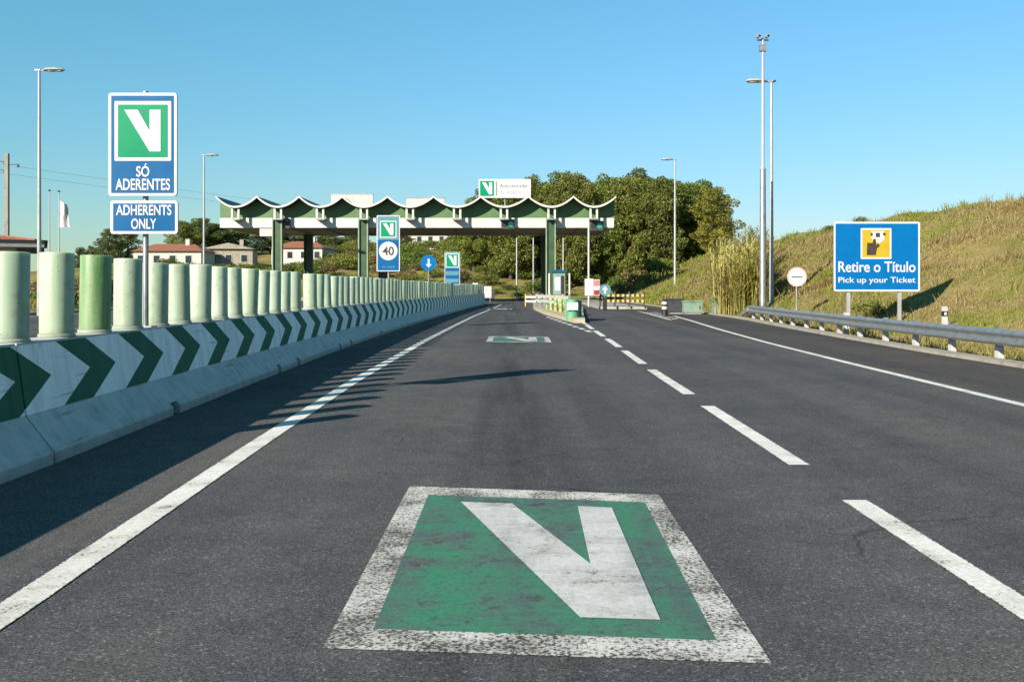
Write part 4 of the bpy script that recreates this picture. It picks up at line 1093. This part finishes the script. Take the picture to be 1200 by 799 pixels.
# understorey among the trees of the stand
for i, px in enumerate(range(552, 868, 10)):
    d = 138+R.uniform(-3, 8); s_ = R.uniform(1.6, 2.4)
    bush(at(px, 338, d).x, d, s_, R.choice([3, 3, 1]), f'dark undergrowth bush at the foot of the dense stand, {ordinal(i+1)} from the left', 'undergrowth of the dense stand', s_*R.uniform(.9, 1.3))
# scrub covering the far slope seen under the canopy
for i in range(60):
    px = 372 + i*190/60 + R.uniform(-2, 2); d = R.uniform(152, 205); s_ = R.uniform(1.7, 3.0)
    pi = R.choice([0, 1, 1, 2, 3, 4])
    bush(at(px, 338, d).x, d, s_, pi, f'{KIND[pi]} bush on the far slope seen beneath the canopy, {ordinal(i+1)} from the left', 'scrub on the far slope', s_*R.uniform(.7, 1.0))
# reed clumps by the right lamp posts
def reed_clump(seed, n_=150):
    rng = np.random.default_rng(seed); V = []; Fq = []
    for k in range(n_):
        r_ = .95*math.sqrt(rng.uniform()); a_ = rng.uniform(0, 6.28); bx, by = r_*math.cos(a_), r_*math.sin(a_)
        H = rng.uniform(1.6, 2.9); lx, ly = rng.normal(0, .18, 2)
        pts = [(bx+lx*t*t, by+ly*t*t, H*t) for t in (0, .5, 1)]
        w_ = .022
        for i in range(2):
            p, q = pts[i], pts[i+1]; b_ = len(V)
            V += [(p[0]-w_, p[1], p[2]), (p[0]+w_, p[1], p[2]), (q[0]+w_*.7, q[1], q[2]), (q[0]-w_*.7, q[1], q[2])]; Fq.append((b_, b_+1, b_+2, b_+3))
        for j in range(9):
            t = rng.uniform(.2, 1); p = np.array([bx+lx*t*t, by+ly*t*t, H*t]); an = rng.uniform(0, 6.28); L = rng.uniform(.35, .7)
            dv = np.array([math.cos(an)*L, math.sin(an)*L, L*rng.uniform(-.2, .8)]); sd = np.array([-math.sin(an), math.cos(an), 0])*.03; b_ = len(V)
            V += [tuple(p), tuple(p+dv*.5+sd+np.array([0, 0, .08])), tuple(p+dv), tuple(p+dv*.5-sd+np.array([0, 0, .08]))]; Fq.append((b_, b_+1, b_+2, b_+3))
    return np_mesh('reed_clump', np.array(V), np.array(Fq), M['reed'])
rm = [reed_clump(s_) for s_ in (21, 22, 23)]
rs_ = [(850, 58), (858, 52), (866, 55), (873, 50), (881, 53), (886, 49), (862, 48.5), (877, 47.5), (890, 57), (856, 62), (884, 62)]
rs_.sort()
for i, (px, d) in enumerate(rs_):
    x = at(px, 338, d).x; e = empty('reed_clump', (x, d, float(height(x, d))-.05), R.uniform(0, 6)); s_ = R.uniform(.85, 1.15); e.scale = (s_, s_, s_)
    tag(e, f'tall straw-yellow reed clump at the foot of the bank, {ordinal(i+1)} from the left', 'reeds', 'reed clumps by the lamp posts')
    place('stalks', rm[i % 3], e)

# grass on the bank, the hill behind and the verge: nobody could count it
def grass(n_, xr, yr, hmin, hmax, name, lab, seed, dens=lambda x, y: 1.0, blades=6, wid=.02, spread=.16):
    rng = np.random.default_rng(seed)
    x = rng.uniform(*xr, n_); y = yr[0]+(yr[1]-yr[0])*rng.uniform(0, 1, n_)**1.5
    keep = x > np.array([rail_x(q) for q in y])+.5 if xr[1] > 0 else np.ones(n_, bool)
    x, y = x[keep], y[keep]; n_ = len(x)
    patch = .5+.5*np.sin(x*.9+1.7*np.sin(y*.23))*np.sin(y*.41+x*.3)
    hs = rng.uniform(hmin, hmax, n_)*(.45+.8*patch)
    sc_ = np.clip(y/22, .8, 4)
    X = np.repeat(x, blades)+rng.normal(0, 1, n_*blades)*np.repeat(spread*sc_**.5, blades); Y = np.repeat(y, blades)+rng.normal(0, 1, n_*blades)*np.repeat(spread*sc_**.5, blades)
    Z = height(X, Y)-.02; Hh = np.repeat(hs, blades)*rng.uniform(.6, 1.15, n_*blades)
    W_ = wid*np.repeat(sc_**.8, blades)
    an = rng.uniform(0, math.pi, len(X)); dx, dy = np.cos(an)*W_, np.sin(an)*W_
    lx, ly = rng.normal(.05, .35, len(X))*Hh, rng.normal(0, .35, len(X))*Hh
    V = np.stack([np.stack([X-dx, Y-dy, Z], 1), np.stack([X+dx, Y+dy, Z], 1), np.stack([X+lx, Y+ly, Z+Hh], 1)], 1).reshape(-1, 3)
    Fq = np.arange(len(X)*3).reshape(-1, 3)
    tag(place(name, np_mesh(name, V, Fq, M['grass'])), lab, 'grass', kind='stuff')
grass(64000, (8.8, 27.5), (5, 118), .05, .20, 'bank_grass', 'dry yellow-green grass covering the right-hand bank', 31)
grass(2600, (9.2, 26.5), (8, 112), .28, .62, 'bank_weeds', 'taller straw-coloured weeds scattered over the right-hand bank', 34, blades=9, wid=.014, spread=.10)
grass(9000, (-70, 34), (119, 165), .3, .8, 'hill_grass', 'rough grass on the hill behind the toll plaza', 32, wid=.05, spread=.4)
grass(6000, (-50, -24), (20, 118), .15, .45, 'verge_grass', 'grass on the far left verge', 33)
